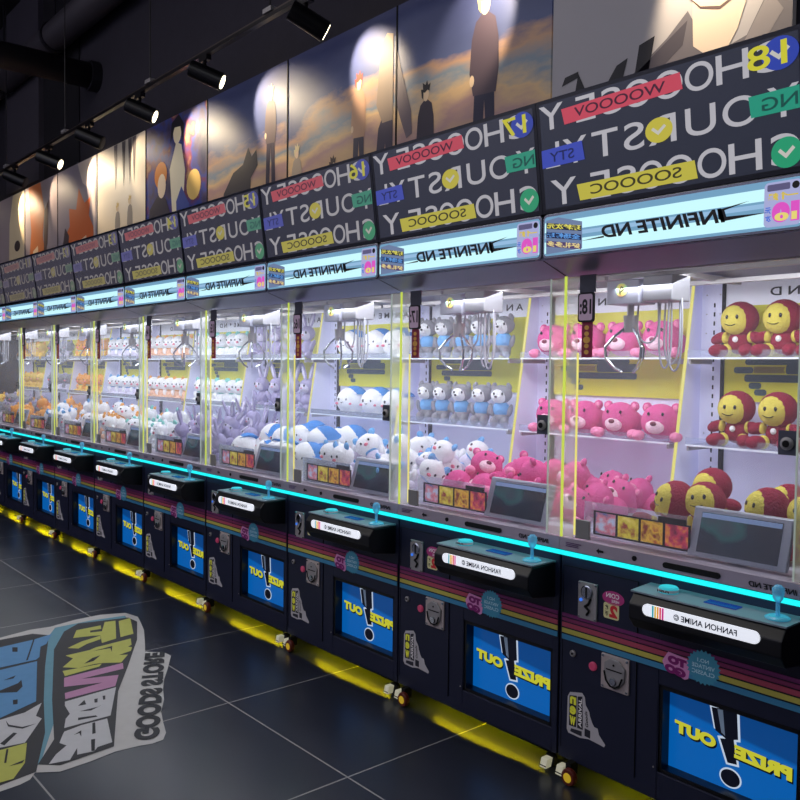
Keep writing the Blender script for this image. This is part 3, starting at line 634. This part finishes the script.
# hanging number board
nbd = MB().slab(rrect(.066,.132,1.625,1.727,.010), -.016, -.008).build('number_board', M_ink_k, root)
MB().poly([(x,-.0165,z) for x,z in rrect(.071,.127,1.631,1.721,.008)]).build('board_face', mat('board_face', (170,146,168), .5, emit=(170,146,168), es=.25), nbd)
MB().box(.066,.132,-.008,-.004,1.727,1.788).build('board_hanger', mat('hanger_grey', (92,94,104), .5), nbd)
tp = MB().box(.080,.122,-.010,-.004,1.503,1.625).build('board_tape', mat('tape_maroon', (126,30,60), .5, emit=(126,30,60), es=.12), nbd)
t = MB()
for i in range(5): t.poly([(x,-.0106,z) for x,z in ell(.101,1.522+.021*i,.010 if i != 2 else .015,.008 if i != 2 else .012,12)])
t.build('tape_print', mat('tape_gold', (196,150,70), .5, emit=(196,150,70), es=.15), tp)
# tablet
def tilt_box(x0,x1,z0,z1,ya,yb,th):
    return [(x0,ya,z0),(x1,ya,z0),(x1,ya+th,z0),(x0,ya+th,z0),(x0,yb,z1),(x1,yb,z1),(x1,yb+th,z1),(x0,yb+th,z1)]
tb = MB().hexa(tilt_box(.468,.785,.876,1.028,.040,.085,.018)).build('tablet', mat('tablet_silver', (172,176,190), .35, metal=.3), root, bev=.004)
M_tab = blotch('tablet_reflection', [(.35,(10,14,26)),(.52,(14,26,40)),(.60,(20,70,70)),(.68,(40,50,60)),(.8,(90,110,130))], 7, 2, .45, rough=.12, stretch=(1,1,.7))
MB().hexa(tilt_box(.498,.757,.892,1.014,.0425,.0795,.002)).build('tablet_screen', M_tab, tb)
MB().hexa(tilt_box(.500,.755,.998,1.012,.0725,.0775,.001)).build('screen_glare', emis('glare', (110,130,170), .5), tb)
MB().box(.60,.65,.055,.12,.872,.885).build('tablet_stand', M_steel, tb)
# prize cards on the inner acrylic fence
fe = MB().box(.060,.460,.052,.055,.874,.995).build('prize_fence', M_glass2, root)
ca = MB()
for i in range(5):
    xx = .107+.0912*i; ca.box(xx-.003,xx+.003,.046,.051,.886,.966)
ca.box(.104,.475,.046,.051,.884,.889).box(.104,.475,.046,.051,.963,.968).box(.360,.460,.045,.051,.968,.984)
cf = ca.build('prize_frame', M_ink_k, fe)
cols = [[(.3,(90,110,160)),(.5,(210,120,140)),(.7,(190,200,230))],[(.3,(150,60,50)),(.5,(214,196,60)),(.7,(240,220,120))],[(.3,(130,50,40)),(.5,(226,180,60)),(.7,(180,90,50))],[(.3,(120,40,70)),(.5,(200,60,90)),(.7,(230,150,60))]]
for i in range(4):
    MB().box(.112+.0912*i,.1945+.0912*i,.048,.050,.890,.962).build('prize_card', blotch('card_%d' % i, cols[i], 34, 2, .35), fe)
# claw unit
cl = MB().box(.030,.165,.20,.31,1.700,1.785).build('claw_carriage', mat('carriage_white', (180,182,198), .45), root, bev=.003)
MB().lathe([(.024,0),(.024,-.002)], (.095,.199,1.750), 20, 'y').build('carriage_sticker', blotch('sticker_rainbow', [(.3,(240,150,120)),(.5,(230,220,120)),(.7,(120,220,190))], 30, 1, .4), cl)
MB().path([(.088,.196,1.740),(.104,.196,1.752),(.096,.196,1.762),(.088,.196,1.752),(.090,.196,1.735)], .002, 6).build('sticker_mark', M_ink_k, cl)
MB().box(.175,.290,.21,.33,1.705,1.795).build('motor_box', mat('motor_grey', (150,150,156), .4, metal=.5), cl, bev=.004)
MB().box(.01,.88,.24,.26,1.795,1.812).box(.01,.88,.62,.64,1.795,1.812).build('gantry_rail', M_steel, cl)
MB().box(.20,.225,.05,.82,1.806,1.826).build('cross_rail', M_steel, cl)
MB().tube((.100,.25,1.70),(.100,.25,1.655),.013,n=12).tube((.100,.25,1.66),(.100,.25,1.60),.026,.022,n=16).build('claw_head', M_steel, cl)
for k in range(3):
    a = math.radians(90+120*k); ux, uy = math.cos(a), math.sin(a)
    pts = [(.10+ux*r, .25+uy*r, z) for r, z in ((.018,1.615),(.055,1.585),(.088,1.545),(.085,1.505),(.055,1.470),(.030,1.455))]
    MB().path(pts, .0052).build('claw_prong', M_chrome, cl)
def loop(x, w_, z, y): return [(x+w_*math.sin(PI*i/10)*(1 if i < 99 else 1)-w_*.0, y, 1.71-(1.71-z)*math.sin(PI*i/20)) for i in range(11)]
for (x0, x1, zb, y) in ((.19,.235,1.47,.30),(.205,.262,1.485,.31),(.25,.30,1.46,.26),(.12,.20,1.56,.27)):
    pts = []
    for i in range(15):
        a = PI*i/14; pts.append((.5*(x0+x1)-.5*(x1-x0)*math.cos(a)*(1+.5*math.sin(a)), y, 1.71-(1.71-zb)*math.sin(a)**.7))
    MB().path(pts, .0035, 6).build('coiled_cable', mat('cable_pale', (176,178,188), .4), cl)
# feet
for x, wheel in ((.022,True),(.840,False)):
    ft = MB().hexa([(x,-.040,.020),(x+.030,-.040,.020),(x+.030,-.008,.020),(x,-.008,.020),(x+.005,-.036,.056),(x+.035,-.036,.056),(x+.035,-.004,.056),(x+.005,-.004,.056)]).build('levelling_foot', mat('foot_white', (230,226,205), .4, emit=(230,226,190), es=.25), root, bev=.003)
    MB().box(x+.002,x+.030,-.0405,-.0385,.028,.031).build('foot_line', M_seam, ft)
    if wheel:
        MB().lathe([(.026,-.012),(.030,-.006),(.030,.006),(.026,.012)], (x+.062,-.036,.031), 20, 'y').build('castor_wheel', mat('wheel_red', (110,36,26), .4), ft)
        MB().lathe([(.013,-.014),(.017,-.013),(.017,-.0121)], (x+.062,-.036,.031), 16, 'y').build('castor_hub', mat('hub_yellow', (232,200,60), .35, emit=(232,190,40), es=.3), ft)
        MB().box(x+.040,x+.062,-.030,.01,.028,.075).build('castor_fork', M_seam, ft)
    else:
        MB().lathe([(.022,-.012),(.026,-.006),(.026,.006),(.022,.012)], (x+.000,.030,.027), 20, 'y').build('castor_wheel', M_seam, ft)
MB().box(.135,.745,.085,.105,.098,.110).build('underglow_strip', M_yelled, root)

# lights that belong to the machine
def area(name, loc, rot, sx, sy, e, col, parent):
    L = bpy.data.lights.new(name, 'AREA'); L.shape = 'RECTANGLE'; L.size = sx; L.size_y = sy; L.energy = e; L.color = col
    o = bpy.data.objects.new(name, L); COL.objects.link(o); o.location = loc; o.rotation_euler = rot; o.parent = parent; return o
area('cabin_light', (W/2,.30,1.79), (math.radians(18),0,0), .75, .25, 6.3, (.93,.94,1.0), root)
area('underglow', (.44,.095,.096), (0,0,0), .60, .012, 1.0, (1,.84,.0), root)
area('cyan_glow', (W/2,-.022,.808), (math.radians(60),0,0), .85, .012, .06, (.1,.95,1.0), root)

# ------------------------------------------------------------------ the row
names = ['red and gold doll','pink bear','blue-shirted grey puppy','white blue-capped ball','lavender rabbit','white teal-collared toy','cream-bodied white toy','white and blue toy','orange pup','grey toy','yellow toy']
nums = ['18','17','16','15','14','13','12','11','10','9','8']
index_kids()
machines = [root] + [copy_tree(root) for k in range(1, NM)]
lab = ['first black claw machine of the row, holding red and gold dolls']
for k in range(1, NM):
    lab.append('%s black claw machine of the row, holding %s plushes' % (['first','second','third','fourth','fifth','sixth','seventh','eighth','ninth','tenth','eleventh'][k], names[k]))
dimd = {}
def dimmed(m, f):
    """off-angle fading of screens further along the row, mixed into the emission colour"""
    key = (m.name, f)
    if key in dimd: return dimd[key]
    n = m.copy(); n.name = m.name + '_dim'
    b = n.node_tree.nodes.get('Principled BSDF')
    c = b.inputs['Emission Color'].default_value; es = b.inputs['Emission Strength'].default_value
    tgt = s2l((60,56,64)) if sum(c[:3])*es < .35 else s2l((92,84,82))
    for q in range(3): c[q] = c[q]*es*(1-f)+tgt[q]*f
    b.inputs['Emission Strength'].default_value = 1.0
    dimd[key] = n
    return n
for k, mch in enumerate(machines):
    mch.location = (-W*k, 0, 0)
    tag(mch, lab[k], 'claw machine', 'claw machines in the row')
    t = MB(); mtext(t, nums[k]+':', .075,.123,1.652,1.704,-.0172,.03)
    bd = [o for o in mch.children if o.name.startswith('number_board')][0]
    t.build('board_number', M_ink_k, bd)
    dpk = [o for o in mch.children if o.name.startswith('display_panel')][0]
    t = MB()
    dtext(t, nums[k], .740,.848,2.268,2.330,.0062,.012); t.build('display_number', emis('number_yellow', (206,200,50), .9), dpk)
    f = [0,.12,.35,.5,.62,.75,.84,.9,.93,.95,.95][k]  # how far off-angle fading is painted into each machine's display colours
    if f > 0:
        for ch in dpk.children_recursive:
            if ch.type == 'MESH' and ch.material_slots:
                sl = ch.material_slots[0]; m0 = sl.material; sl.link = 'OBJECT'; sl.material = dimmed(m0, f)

# ------------------------------------------------------------------ plushes
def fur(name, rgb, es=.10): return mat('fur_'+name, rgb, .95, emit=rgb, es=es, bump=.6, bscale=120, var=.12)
F_red, F_gold = fur('red',(138,20,50)), fur('gold',(216,200,84))
F_pink, F_pink2, F_cream = fur('pink',(214,82,146)), fur('rose',(236,140,180)), fur('cream',(240,226,214))
F_ltpink = fur('pale_pink',(246,206,222))
F_grey, F_white, F_blue = fur('grey',(140,140,148)), fur('white',(236,236,240)), fur('blue',(60,130,205))
F_blue2 = fur('sky',(110,170,225)); F_lav = fur('lavender',(168,160,196)); F_lav2 = fur('lilac',(214,208,228))
F_teal, F_orange, F_yel, F_peach = fur('teal',(130,205,195)), fur('orange',(228,160,70)), fur('yellow',(232,196,80)), fur('peach',(236,190,160))
F_mar = mat('nose_maroon', (120,26,60), .5); F_dark = mat('eye_black', (18,16,20), .25); F_ck = mat('cheek_pink', (240,130,150), .8)
def ears(o, name, pos, rad, m, rotz=0, lean=0, inner=None):
    for s in (-1, 1):
        rt = Matrix.Rotation(s*lean, 3, 'Y')
        e = MB().ball((s*pos[0],pos[1],pos[2]), rad, 12, 8, rt).build('ear', m, o, True)
        if inner: MB().ball((s*pos[0],pos[1]-rad[1]*.55,pos[2]), (rad[0]*.6,rad[1]*.6,rad[2]*.7), 10, 6, rt).build('inner_ear', inner, e, True)
def pair(o, name, c, rad, m, rot=None):
    for s in (-1, 1):
        rt = Matrix.Rotation(s*(rot or 0), 3, 'Y'); MB().ball((s*c[0],c[1],c[2]), rad, 12, 8, rt).build(name, m, o, True)
def make_doll(kind):
    o = empty('plush_toy', (0,0,0))
    if kind == 'red':
        h = MB().ball((0,.0,.153), (.072,.066,.070)).build('head', F_red, o, True)
        MB().ball((-.004,-.024,.150), (.060,.050,.060)).build('face_patch', F_gold, h, True)
        pair(h, 'eye', (.020,-.0705,.158), (.006,.004,.009), F_dark)
        MB().path([(-.030,-.0655,.132),(-.015,-.070,.126),(.0,-.070,.125),(.012,-.0675,.130)], .0018, 6).build('mouth', F_dark, h)
        b = MB().ball((0,.005,.062), (.046,.042,.050)).build('body', F_red, o, True)
        MB().ball((0,-.038,.072), (.012,.006,.012), 12, 8).build('chest_button', F_white, b, True)
        for s in (-1,1):
            a = MB().ball((s*.075,-.015,.078), (.038,.022,.022), 12, 8, Matrix.Rotation(s*.4,3,'Y')).build('arm', F_red, o, True)
            MB().ball((s*.052,-.012,.080), (.014,.0235,.0235), 12, 8).build('cuff', F_gold, a, True)
            l = MB().ball((s*.055,-.060,.027), (.030,.046,.027), 12, 8, Matrix.Rotation(s*.35,3,'Z')).build('leg', F_red, o, True)
            MB().ball((s*.040,-.032,.028), (.024,.020,.027), 12, 8).build('knee_band', F_gold, l, True)
    elif kind == 'pink':
        h = MB().ball((0,-.015,.082), (.082,.070,.076)).build('head', F_pink, o, True)
        MB().ball((-.004,-.068,.064), (.042,.024,.032)).build('muzzle', F_ltpink, h, True)
        MB().ball((-.005,-.090,.076), (.014,.008,.010)).build('nose', F_mar, h, True)
        pair(h, 'eye', (.030,-.078,.116), (.006,.005,.008), F_dark)
        ears(o, 'ear', (.062,-.005,.140), (.022,.014,.022), F_pink, inner=F_pink2)
        MB().ball((0,.075,.062), (.066,.060,.058)).build('body', F_pink, o, True)
        pair(o, 'paw', (.080,-.055,.022), (.026,.034,.022), F_pink2)
    elif kind == 'puppy':
        h = MB().ball((0,0,.168), (.058,.050,.048)).build('head', F_grey, o, True)
        MB().ball((-.004,-.016,.162), (.045,.042,.040)).build('face_patch', F_white, h, True)
        MB().ball((-.006,-.056,.152), (.018,.016,.014)).build('muzzle', F_white, h, True)
        MB().ball((-.007,-.073,.157), (.008,.006,.006), 10, 6).build('nose', F_dark, h, True)
        pair(h, 'eye', (.022,-.054,.172), (.0055,.004,.0075), F_dark)
        ears(o, 'ear', (.040,.0,.208), (.014,.010,.022), F_grey, lean=-.4)
        MB().ball((0,.002,.092), (.046,.036,.042)).build('shirt', F_blue2, o, True)
        MB().ball((0,.004,.048), (.040,.034,.036)).build('body', F_grey, o, True)
        pair(o, 'arm', (.050,-.008,.086), (.014,.016,.034), F_grey, .25)
        pair(o, 'leg', (.028,-.030,.028), (.020,.032,.028), F_grey)
    elif kind == 'ball':
        h = MB().ball((0,0,.090), (.102,.088,.088), 20, 14).build('body', F_white, o, True)
        MB().ball((.012,.014,.096), (.100,.082,.091), 20, 14, top=.42).build('cap', F_blue, h, True)
        for x in (-.040,.022): MB().ball((x,-.080,.100), (.007,.006,.010), 10, 6).build('eye', F_dark, h, True)
        for x in (-.062,.046): MB().ball((x,-.073,.075), (.013,.006,.008), 10, 6).build('cheek', F_ck, h, True)
        MB().path([(-.018,-.087,.084),(-.010,-.089,.080),(-.002,-.088,.084)], .002, 6).build('mouth', F_dark, h)
        pair(o, 'foot', (.045,-.045,.014), (.024,.028,.014), F_white)
    elif kind == 'rabbit':
        h = MB().ball((0,0,.168), (.056,.050,.050)).build('head', F_lav, o, True)
        MB().ball((0,-.022,.158), (.042,.036,.036)).build('face_patch', F_lav2, h, True)
        pair(h, 'eye', (.020,-.052,.172), (.006,.005,.009), F_dark)
        MB().ball((0,-.058,.156), (.007,.005,.005), 10, 6).build('nose', F_ck, h, True)
        ears(o, 'ear', (.034,.008,.262), (.017,.010,.068), F_lav, lean=.30, inner=F_lav2)
        MB().ball((0,.004,.075), (.044,.040,.052)).build('body', F_lav, o, True)
        pair(o, 'arm', (.052,-.018,.090), (.016,.018,.040), F_lav, .5)
        pair(o, 'leg', (.040,-.042,.024), (.022,.046,.024), F_lav)
    else:
        pal = {'teal': (F_white,F_teal,F_white), 'cream': (F_white,F_orange,F_peach), 'blue': (F_white,F_blue2,F_lav2), 'orange': (F_orange,F_teal,F_yel), 'grey': (F_grey,F_lav,F_lav2), 'yellow': (F_yel,F_orange,F_yel)}[kind]
        h = MB().ball((0,0,.135), (.070,.058,.058)).build('head', pal[0], o, True)
        pair(h, 'eye', (.024,-.054,.140), (.006,.005,.008), F_dark)
        MB().ball((0,-.058,.122), (.012,.010,.009), 10, 6).build('nose', F_ck, h, True)
        ears(o, 'ear', (.048,.0,.185), (.018,.012,.022), pal[1] if kind != 'orange' else pal[0], lean=.2)
        b = MB().ball((0,.004,.050), (.048,.040,.048)).build('body', pal[2], o, True)
        MB().lathe([(.034,-.006),(.040,0),(.034,.006)], (0,0,.090), 16).build('collar', pal[1], b)
        pair(o, 'arm', (.056,-.014,.064), (.018,.018,.030), pal[0], .4)
        pair(o, 'leg', (.034,-.044,.022), (.022,.032,.022), pal[2])
    return o
kinds = ['red','pink','puppy','ball','rabbit','teal','cream','blue','orange','grey','yellow']
desc = {'red':'red and gold plush doll','pink':'pink plush bear with pale muzzle','puppy':'grey puppy plush in blue shirt','ball':'round white plush with blue cap','rabbit':'lavender rabbit plush with long ears',
        'teal':'white plush with teal collar','cream':'white plush with peach body','blue':'pale plush with sky blue collar','orange':'orange pup plush with teal collar','grey':'grey plush toy','yellow':'yellow plush toy'}
mk = {'red':'nearest machine','pink':'second machine','puppy':'third machine','ball':'fourth machine','rabbit':'fifth machine','teal':'sixth machine','cream':'seventh machine','blue':'eighth machine','orange':'ninth machine','grey':'tenth machine','yellow':'eleventh machine'}
shelf_x = {'red': [.236,.402,.570,.735], 'pink': [.215,.408,.605,.795], 'puppy': [.185,.320,.465,.605,.750], 'ball': [.385,.630,.830], 'rabbit': [.20,.40,.60,.78],
           'teal': [.18,.35,.52,.69,.82], 'cream': [.18,.34,.50,.66,.80], 'blue': [.18,.35,.52,.69,.82], 'orange': [.20,.40,.60,.79], 'grey': [.2,.45,.7], 'yellow': [.2,.45,.7]}
ordn = ['first','second','third','fourth','fifth']
protos = {k: make_doll(k) for k in kinds}
index_kids()
used = set()
def put(kind, x, y, z, rot, label, group, sc_=1.0):
    p = protos[kind]
    o = p if kind not in used else copy_tree(p)
    used.add(kind)
    o.location = (x,y,z); o.rotation_euler = rot; o.scale = (sc_,)*3
    tag(o, label, 'plush toy', group)
    return o
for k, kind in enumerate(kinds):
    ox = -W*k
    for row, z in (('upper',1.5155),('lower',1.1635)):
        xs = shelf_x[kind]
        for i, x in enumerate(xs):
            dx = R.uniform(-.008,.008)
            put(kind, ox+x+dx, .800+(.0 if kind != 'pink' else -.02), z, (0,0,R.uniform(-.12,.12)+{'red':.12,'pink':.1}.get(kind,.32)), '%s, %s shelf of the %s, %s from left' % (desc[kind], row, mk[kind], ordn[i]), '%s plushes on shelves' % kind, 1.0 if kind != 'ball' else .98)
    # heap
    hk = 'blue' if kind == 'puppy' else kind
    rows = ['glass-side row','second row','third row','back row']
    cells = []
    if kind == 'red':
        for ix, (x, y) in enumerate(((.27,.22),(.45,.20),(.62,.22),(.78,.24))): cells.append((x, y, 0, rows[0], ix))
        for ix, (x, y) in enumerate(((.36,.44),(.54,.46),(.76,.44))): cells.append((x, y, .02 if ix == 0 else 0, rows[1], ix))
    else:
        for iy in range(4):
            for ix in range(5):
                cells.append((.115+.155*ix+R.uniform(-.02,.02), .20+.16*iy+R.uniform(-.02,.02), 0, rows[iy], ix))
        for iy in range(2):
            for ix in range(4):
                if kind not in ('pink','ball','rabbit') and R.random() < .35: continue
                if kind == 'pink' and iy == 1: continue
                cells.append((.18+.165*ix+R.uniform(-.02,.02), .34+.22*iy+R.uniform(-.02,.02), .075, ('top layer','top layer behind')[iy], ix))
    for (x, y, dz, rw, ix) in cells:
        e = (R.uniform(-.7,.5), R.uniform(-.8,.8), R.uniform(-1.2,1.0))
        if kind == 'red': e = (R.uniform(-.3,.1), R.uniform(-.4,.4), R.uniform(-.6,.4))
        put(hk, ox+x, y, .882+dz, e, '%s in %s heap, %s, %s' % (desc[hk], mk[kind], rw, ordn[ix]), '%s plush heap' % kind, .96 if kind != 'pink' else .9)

# ------------------------------------------------------------------ floor sticker
OUT = [(-2.84,-1.113),(-2.882,-.948),(-2.868,-.846),(-2.912,-.693),(-2.919,-.546),(-2.868,-.417),(-2.746,-.391),(-2.496,-.464),(-2.255,-.564),(-2.153,-.609),(-2.076,-.537),(-2.016,-.533),(-1.868,-.619),(-1.735,-.701),(-1.625,-.757),(-1.516,-.803),(-1.404,-.868),(-1.306,-.905),(-1.201,-.941),(-1.15,-.977),(-1.144,-1.025),(-1.157,-1.068),(-1.168,-1.161),(-1.148,-1.263),(-1.14,-1.373),(-1.189,-1.444),(-1.147,-1.474),(-1.132,-1.511),(-1.125,-1.578),(-1.118,-1.704),(-2.848,-1.305)]
TEAL = [(-2.833,-.83),(-2.841,-.634),(-2.811,-.441),(-2.726,-.459),(-2.773,-.726),(-2.445,-.924),(-2.049,-1.09),(-1.602,-1.238),(-1.239,-1.411),(-1.258,-1.458),(-1.455,-1.351),(-1.847,-1.212),(-2.286,-1.073),(-2.655,-.936)]
SHD = [(-2.47,-.956),(-2.732,-.816),(-2.827,-.706),(-2.763,-.443),(-2.658,-.434),(-2.358,-.563),(-2.014,-.756),(-1.728,-.922),(-1.445,-1.046),(-1.211,-1.148),(-1.186,-1.358),(-1.244,-1.417),(-1.416,-1.303),(-1.82,-1.178)]
def fl(pts, z, name, m, parent=None):
    vs = [(x,y,z) for x,y in pts]
    return MB().poly(vs).build(name, m, parent)
def dec(nm, rgb): return mat('floor_'+nm, rgb, .55, bump=.05, bscale=20, var=.08)
fs = fl(OUT, .0015, 'floor_sticker', dec('sticker_white',(205,203,200)))
tag(fs, 'large colourful cut-out floor sticker with blocky characters and GOODS STORE lettering', 'floor sticker')
fl(TEAL, .0022, 'teal_border', dec('sticker_teal',(108,160,178)), fs)
fl(SHD, .0028, 'lettering_shadow', dec('sticker_char',(58,58,62)), fs)
D_ink, D_wh, D_ye, D_pi, D_bl = dec('ink',(44,44,50)), dec('letter_white',(206,206,208)), dec('letter_yellow',(196,198,96)), dec('letter_pink',(196,140,178)), dec('letter_blue',(96,152,200))
def ftext(s, P, Q, T, m, bold=.075, outline=True, z=.004):
    P, Q, T = Vector((*P,z)), Vector((*Q,z)), Vector((*T,z)); A, B = Q-P, T-P
    if outline:
        g = MB(); text_into(g, s, P-A*.06-B*.05+Vector((0,0,-.0006)), A*1.12, B*1.10, bold+.05); g.build('glyph_outline', D_ink, fs)
    g = MB(); text_into(g, s, P, A, B, bold); g.build('glyph', m, fs)
ftext('GOODS STORE', (-1.207,-1.074),(-2.125,-.622),(-1.165,-.985), D_ink, .06, False)
# second column, dark ground then blue and cream characters
fl([(-1.15,-1.66),(-1.19,-1.44),(-1.50,-1.31),(-1.83,-1.21),(-2.25,-1.07),(-2.72,-.90),(-2.80,-.96),(-2.80,-1.30)], .0025, 'lettering_shadow', dec('sticker_char',(58,58,62)), fs)
STK = {
'Y': [[(-2.727, -0.513), (-2.745, -0.438), (-2.459, -0.54), (-2.447, -0.617)], [(-2.587, -0.818), (-2.709, -0.757), (-2.711, -0.623), (-2.649, -0.643), (-2.655, -0.702), (-2.622, -0.714), (-2.606, -0.656), (-2.759, -0.581), (-2.746, -0.524), (-2.439, -0.644), (-2.414, -0.73), (-2.542, -0.688), (-2.56, -0.722)], [(-2.445, -0.896), (-2.503, -0.805), (-2.537, -0.69), (-2.479, -0.712), (-2.448, -0.797), (-2.404, -0.855)], [(-2.338, -0.943), (-2.345, -0.821), (-2.366, -0.781), (-2.391, -0.584), (-2.293, -0.621), (-2.274, -0.648), (-2.254, -0.634), (-2.204, -0.663), (-2.182, -0.733), (-2.16, -0.696), (-2.072, -0.767), (-2.122, -0.843), (-2.132, -0.873), (-2.126, -0.955), (-2.182, -1.01), (-2.275, -0.928)], [(-2.133, -1.027), (-2.115, -0.846), (-2.083, -0.871), (-2.059, -1.042)], [(-1.447, -1.483), (-1.448, -1.394), (-1.282, -1.451), (-1.185, -1.518), (-1.186, -1.605), (-1.445, -1.538)]],
'P': [[(-2.04, -1.052), (-2.061, -0.763), (-1.983, -0.792), (-1.977, -0.995), (-1.919, -0.842), (-1.794, -0.908), (-1.783, -1.134), (-1.854, -1.112), (-1.872, -0.936), (-1.929, -1.09)]],
'W': [[(-1.757, -1.145), (-1.766, -1.057), (-1.78, -0.91), (-1.494, -1.049), (-1.491, -1.239), (-1.578, -1.203), (-1.616, -1.173), (-1.713, -1.16)], [(-1.432, -1.265), (-1.458, -1.25), (-1.476, -1.176), (-1.474, -1.071), (-1.248, -1.14), (-1.242, -1.199), (-1.216, -1.221), (-1.228, -1.281), (-1.284, -1.261), (-1.202, -1.317), (-1.218, -1.387), (-1.28, -1.341), (-1.33, -1.285), (-1.368, -1.299)], [(-1.729, -1.465), (-1.734, -1.413), (-1.747, -1.313), (-1.807, -1.226), (-1.683, -1.288), (-1.641, -1.278), (-1.453, -1.4), (-1.468, -1.485), (-1.465, -1.533)]],
'B': [[(-2.651, -1.228), (-2.67, -1.159), (-2.691, -0.987), (-2.727, -0.882), (-2.577, -0.96), (-2.552, -0.996), (-2.398, -1.05), (-2.369, -1.075), (-2.364, -1.242), (-2.363, -1.302)], [(-2.326, -1.312), (-2.33, -1.252), (-2.346, -1.077), (-1.839, -1.239), (-1.752, -1.408), (-1.752, -1.46)]],
'K': [[(-2.165, -0.914), (-2.22, -0.853), (-2.234, -0.807), (-2.174, -0.864)], [(-2.317, -0.813), (-2.334, -0.707), (-2.246, -0.744), (-2.307, -0.727)], [(-1.675, -1.118), (-1.722, -1.074), (-1.67, -1.085)], [(-1.704, -1.038), (-1.704, -1.023), (-1.661, -1.04), (-1.665, -1.051)], [(-1.717, -0.996), (-1.715, -0.985), (-1.671, -1.002), (-1.673, -1.011)], [(-1.615, -1.133), (-1.614, -1.051), (-1.629, -1.024), (-1.594, -1.093)], [(-1.554, -1.161), (-1.532, -1.096), (-1.515, -1.095), (-1.53, -1.17)], [(-1.404, -1.231), (-1.427, -1.194), (-1.369, -1.215), (-1.406, -1.209)], [(-1.466, -1.135), (-1.468, -1.123), (-1.365, -1.16), (-1.366, -1.173)], [(-1.32, -1.195), (-1.317, -1.18), (-1.216, -1.22), (-1.223, -1.23)], [(-2.631, -1.111), (-2.614, -1.09), (-2.543, -1.111), (-2.56, -1.131)], [(-2.693, -0.989), (-2.692, -0.982), (-2.387, -1.108), (-2.386, -1.117)], [(-2.181, -1.277), (-2.21, -1.215), (-2.176, -1.235)], [(-2.052, -1.382), (-2.061, -1.325), (-2.102, -1.237), (-2.136, -1.212), (-2.048, -1.233), (-1.995, -1.272), (-2.033, -1.332), (-2.025, -1.389)], [(-1.914, -1.312), (-1.909, -1.294), (-1.856, -1.31), (-1.863, -1.326)], [(-1.715, -1.397), (-1.661, -1.399), (-1.605, -1.364), (-1.604, -1.312), (-1.588, -1.369), (-1.646, -1.407)], [(-1.503, -1.476), (-1.574, -1.407), (-1.559, -1.398), (-1.478, -1.467)], [(-1.438, -1.471), (-1.436, -1.464), (-1.324, -1.503), (-1.329, -1.509)], [(-1.291, -1.503), (-1.309, -1.443), (-1.287, -1.458)]],
}

for key, mm, z in (('Y',D_ye,.0040),('P',D_pi,.0040),('W',D_wh,.0040),('B',D_bl,.0040),('K',D_ink,.0046)):
    for pts in STK[key]: fl(pts, z, 'glyph' if key != 'K' else 'glyph_cut', mm, fs)

# ------------------------------------------------------------------ ambient light
wd = bpy.data.worlds.new('world'); sc.world = wd; wd.use_nodes = True
wd.node_tree.nodes['Background'].inputs[0].default_value = (.02,.02,.035,1); wd.node_tree.nodes['Background'].inputs[1].default_value = .3
area('hall_fill', (-4.2,-3.4,5.6), (0,0,0), 5.5, 2.0, 95, (1,.95,.92), None)  # unseen overhead fill, added to lift the dark hall
area('wall_fill', (-5.5,-5.0,5.4), (math.radians(-42),0,0), 9, .6, 190, (.93,.93,1.0), None)  # added lamp, brightens the unseen opposite wall so the glass reflects it
area('hall_fill_right', (1.8,-4.2,5.0), (math.radians(25),0,0), 3.0, 2.0, 32, (.85,.9,1.0), None)  # added bluish fill from behind the camera

# ------------------------------------------------------------------ camera
f, yaw, pit, rol = 837.53, .8603, .0379, .0116
fw = Vector((-math.sin(yaw)*math.cos(pit), math.cos(yaw)*math.cos(pit), -math.sin(pit)))
r = Vector((math.cos(yaw), math.sin(yaw), 0)); u = r.cross(fw)
r2 = math.cos(rol)*r+math.sin(rol)*u; u2 = -math.sin(rol)*r+math.cos(rol)*u
cd = bpy.data.cameras.new('camera'); cd.sensor_width = 36; cd.lens = f*36/800; cd.clip_end = 60; cd.clip_start = .05
co = bpy.data.objects.new('camera', cd); COL.objects.link(co)
mt = Matrix((r2, u2, -fw)).transposed().to_4x4(); mt.translation = Vector((1.8769,-2.3836,1.4588)); co.matrix_world = mt
sc.camera = co
sc.view_settings.view_transform = 'Standard'; sc.view_settings.look = 'None'; sc.view_settings.exposure = 0; sc.view_settings.gamma = 1
sc.cycles.transparent_max_bounces = 24; sc.cycles.max_bounces = 6
try: sc.cycles.use_denoising = True
except Exception: pass
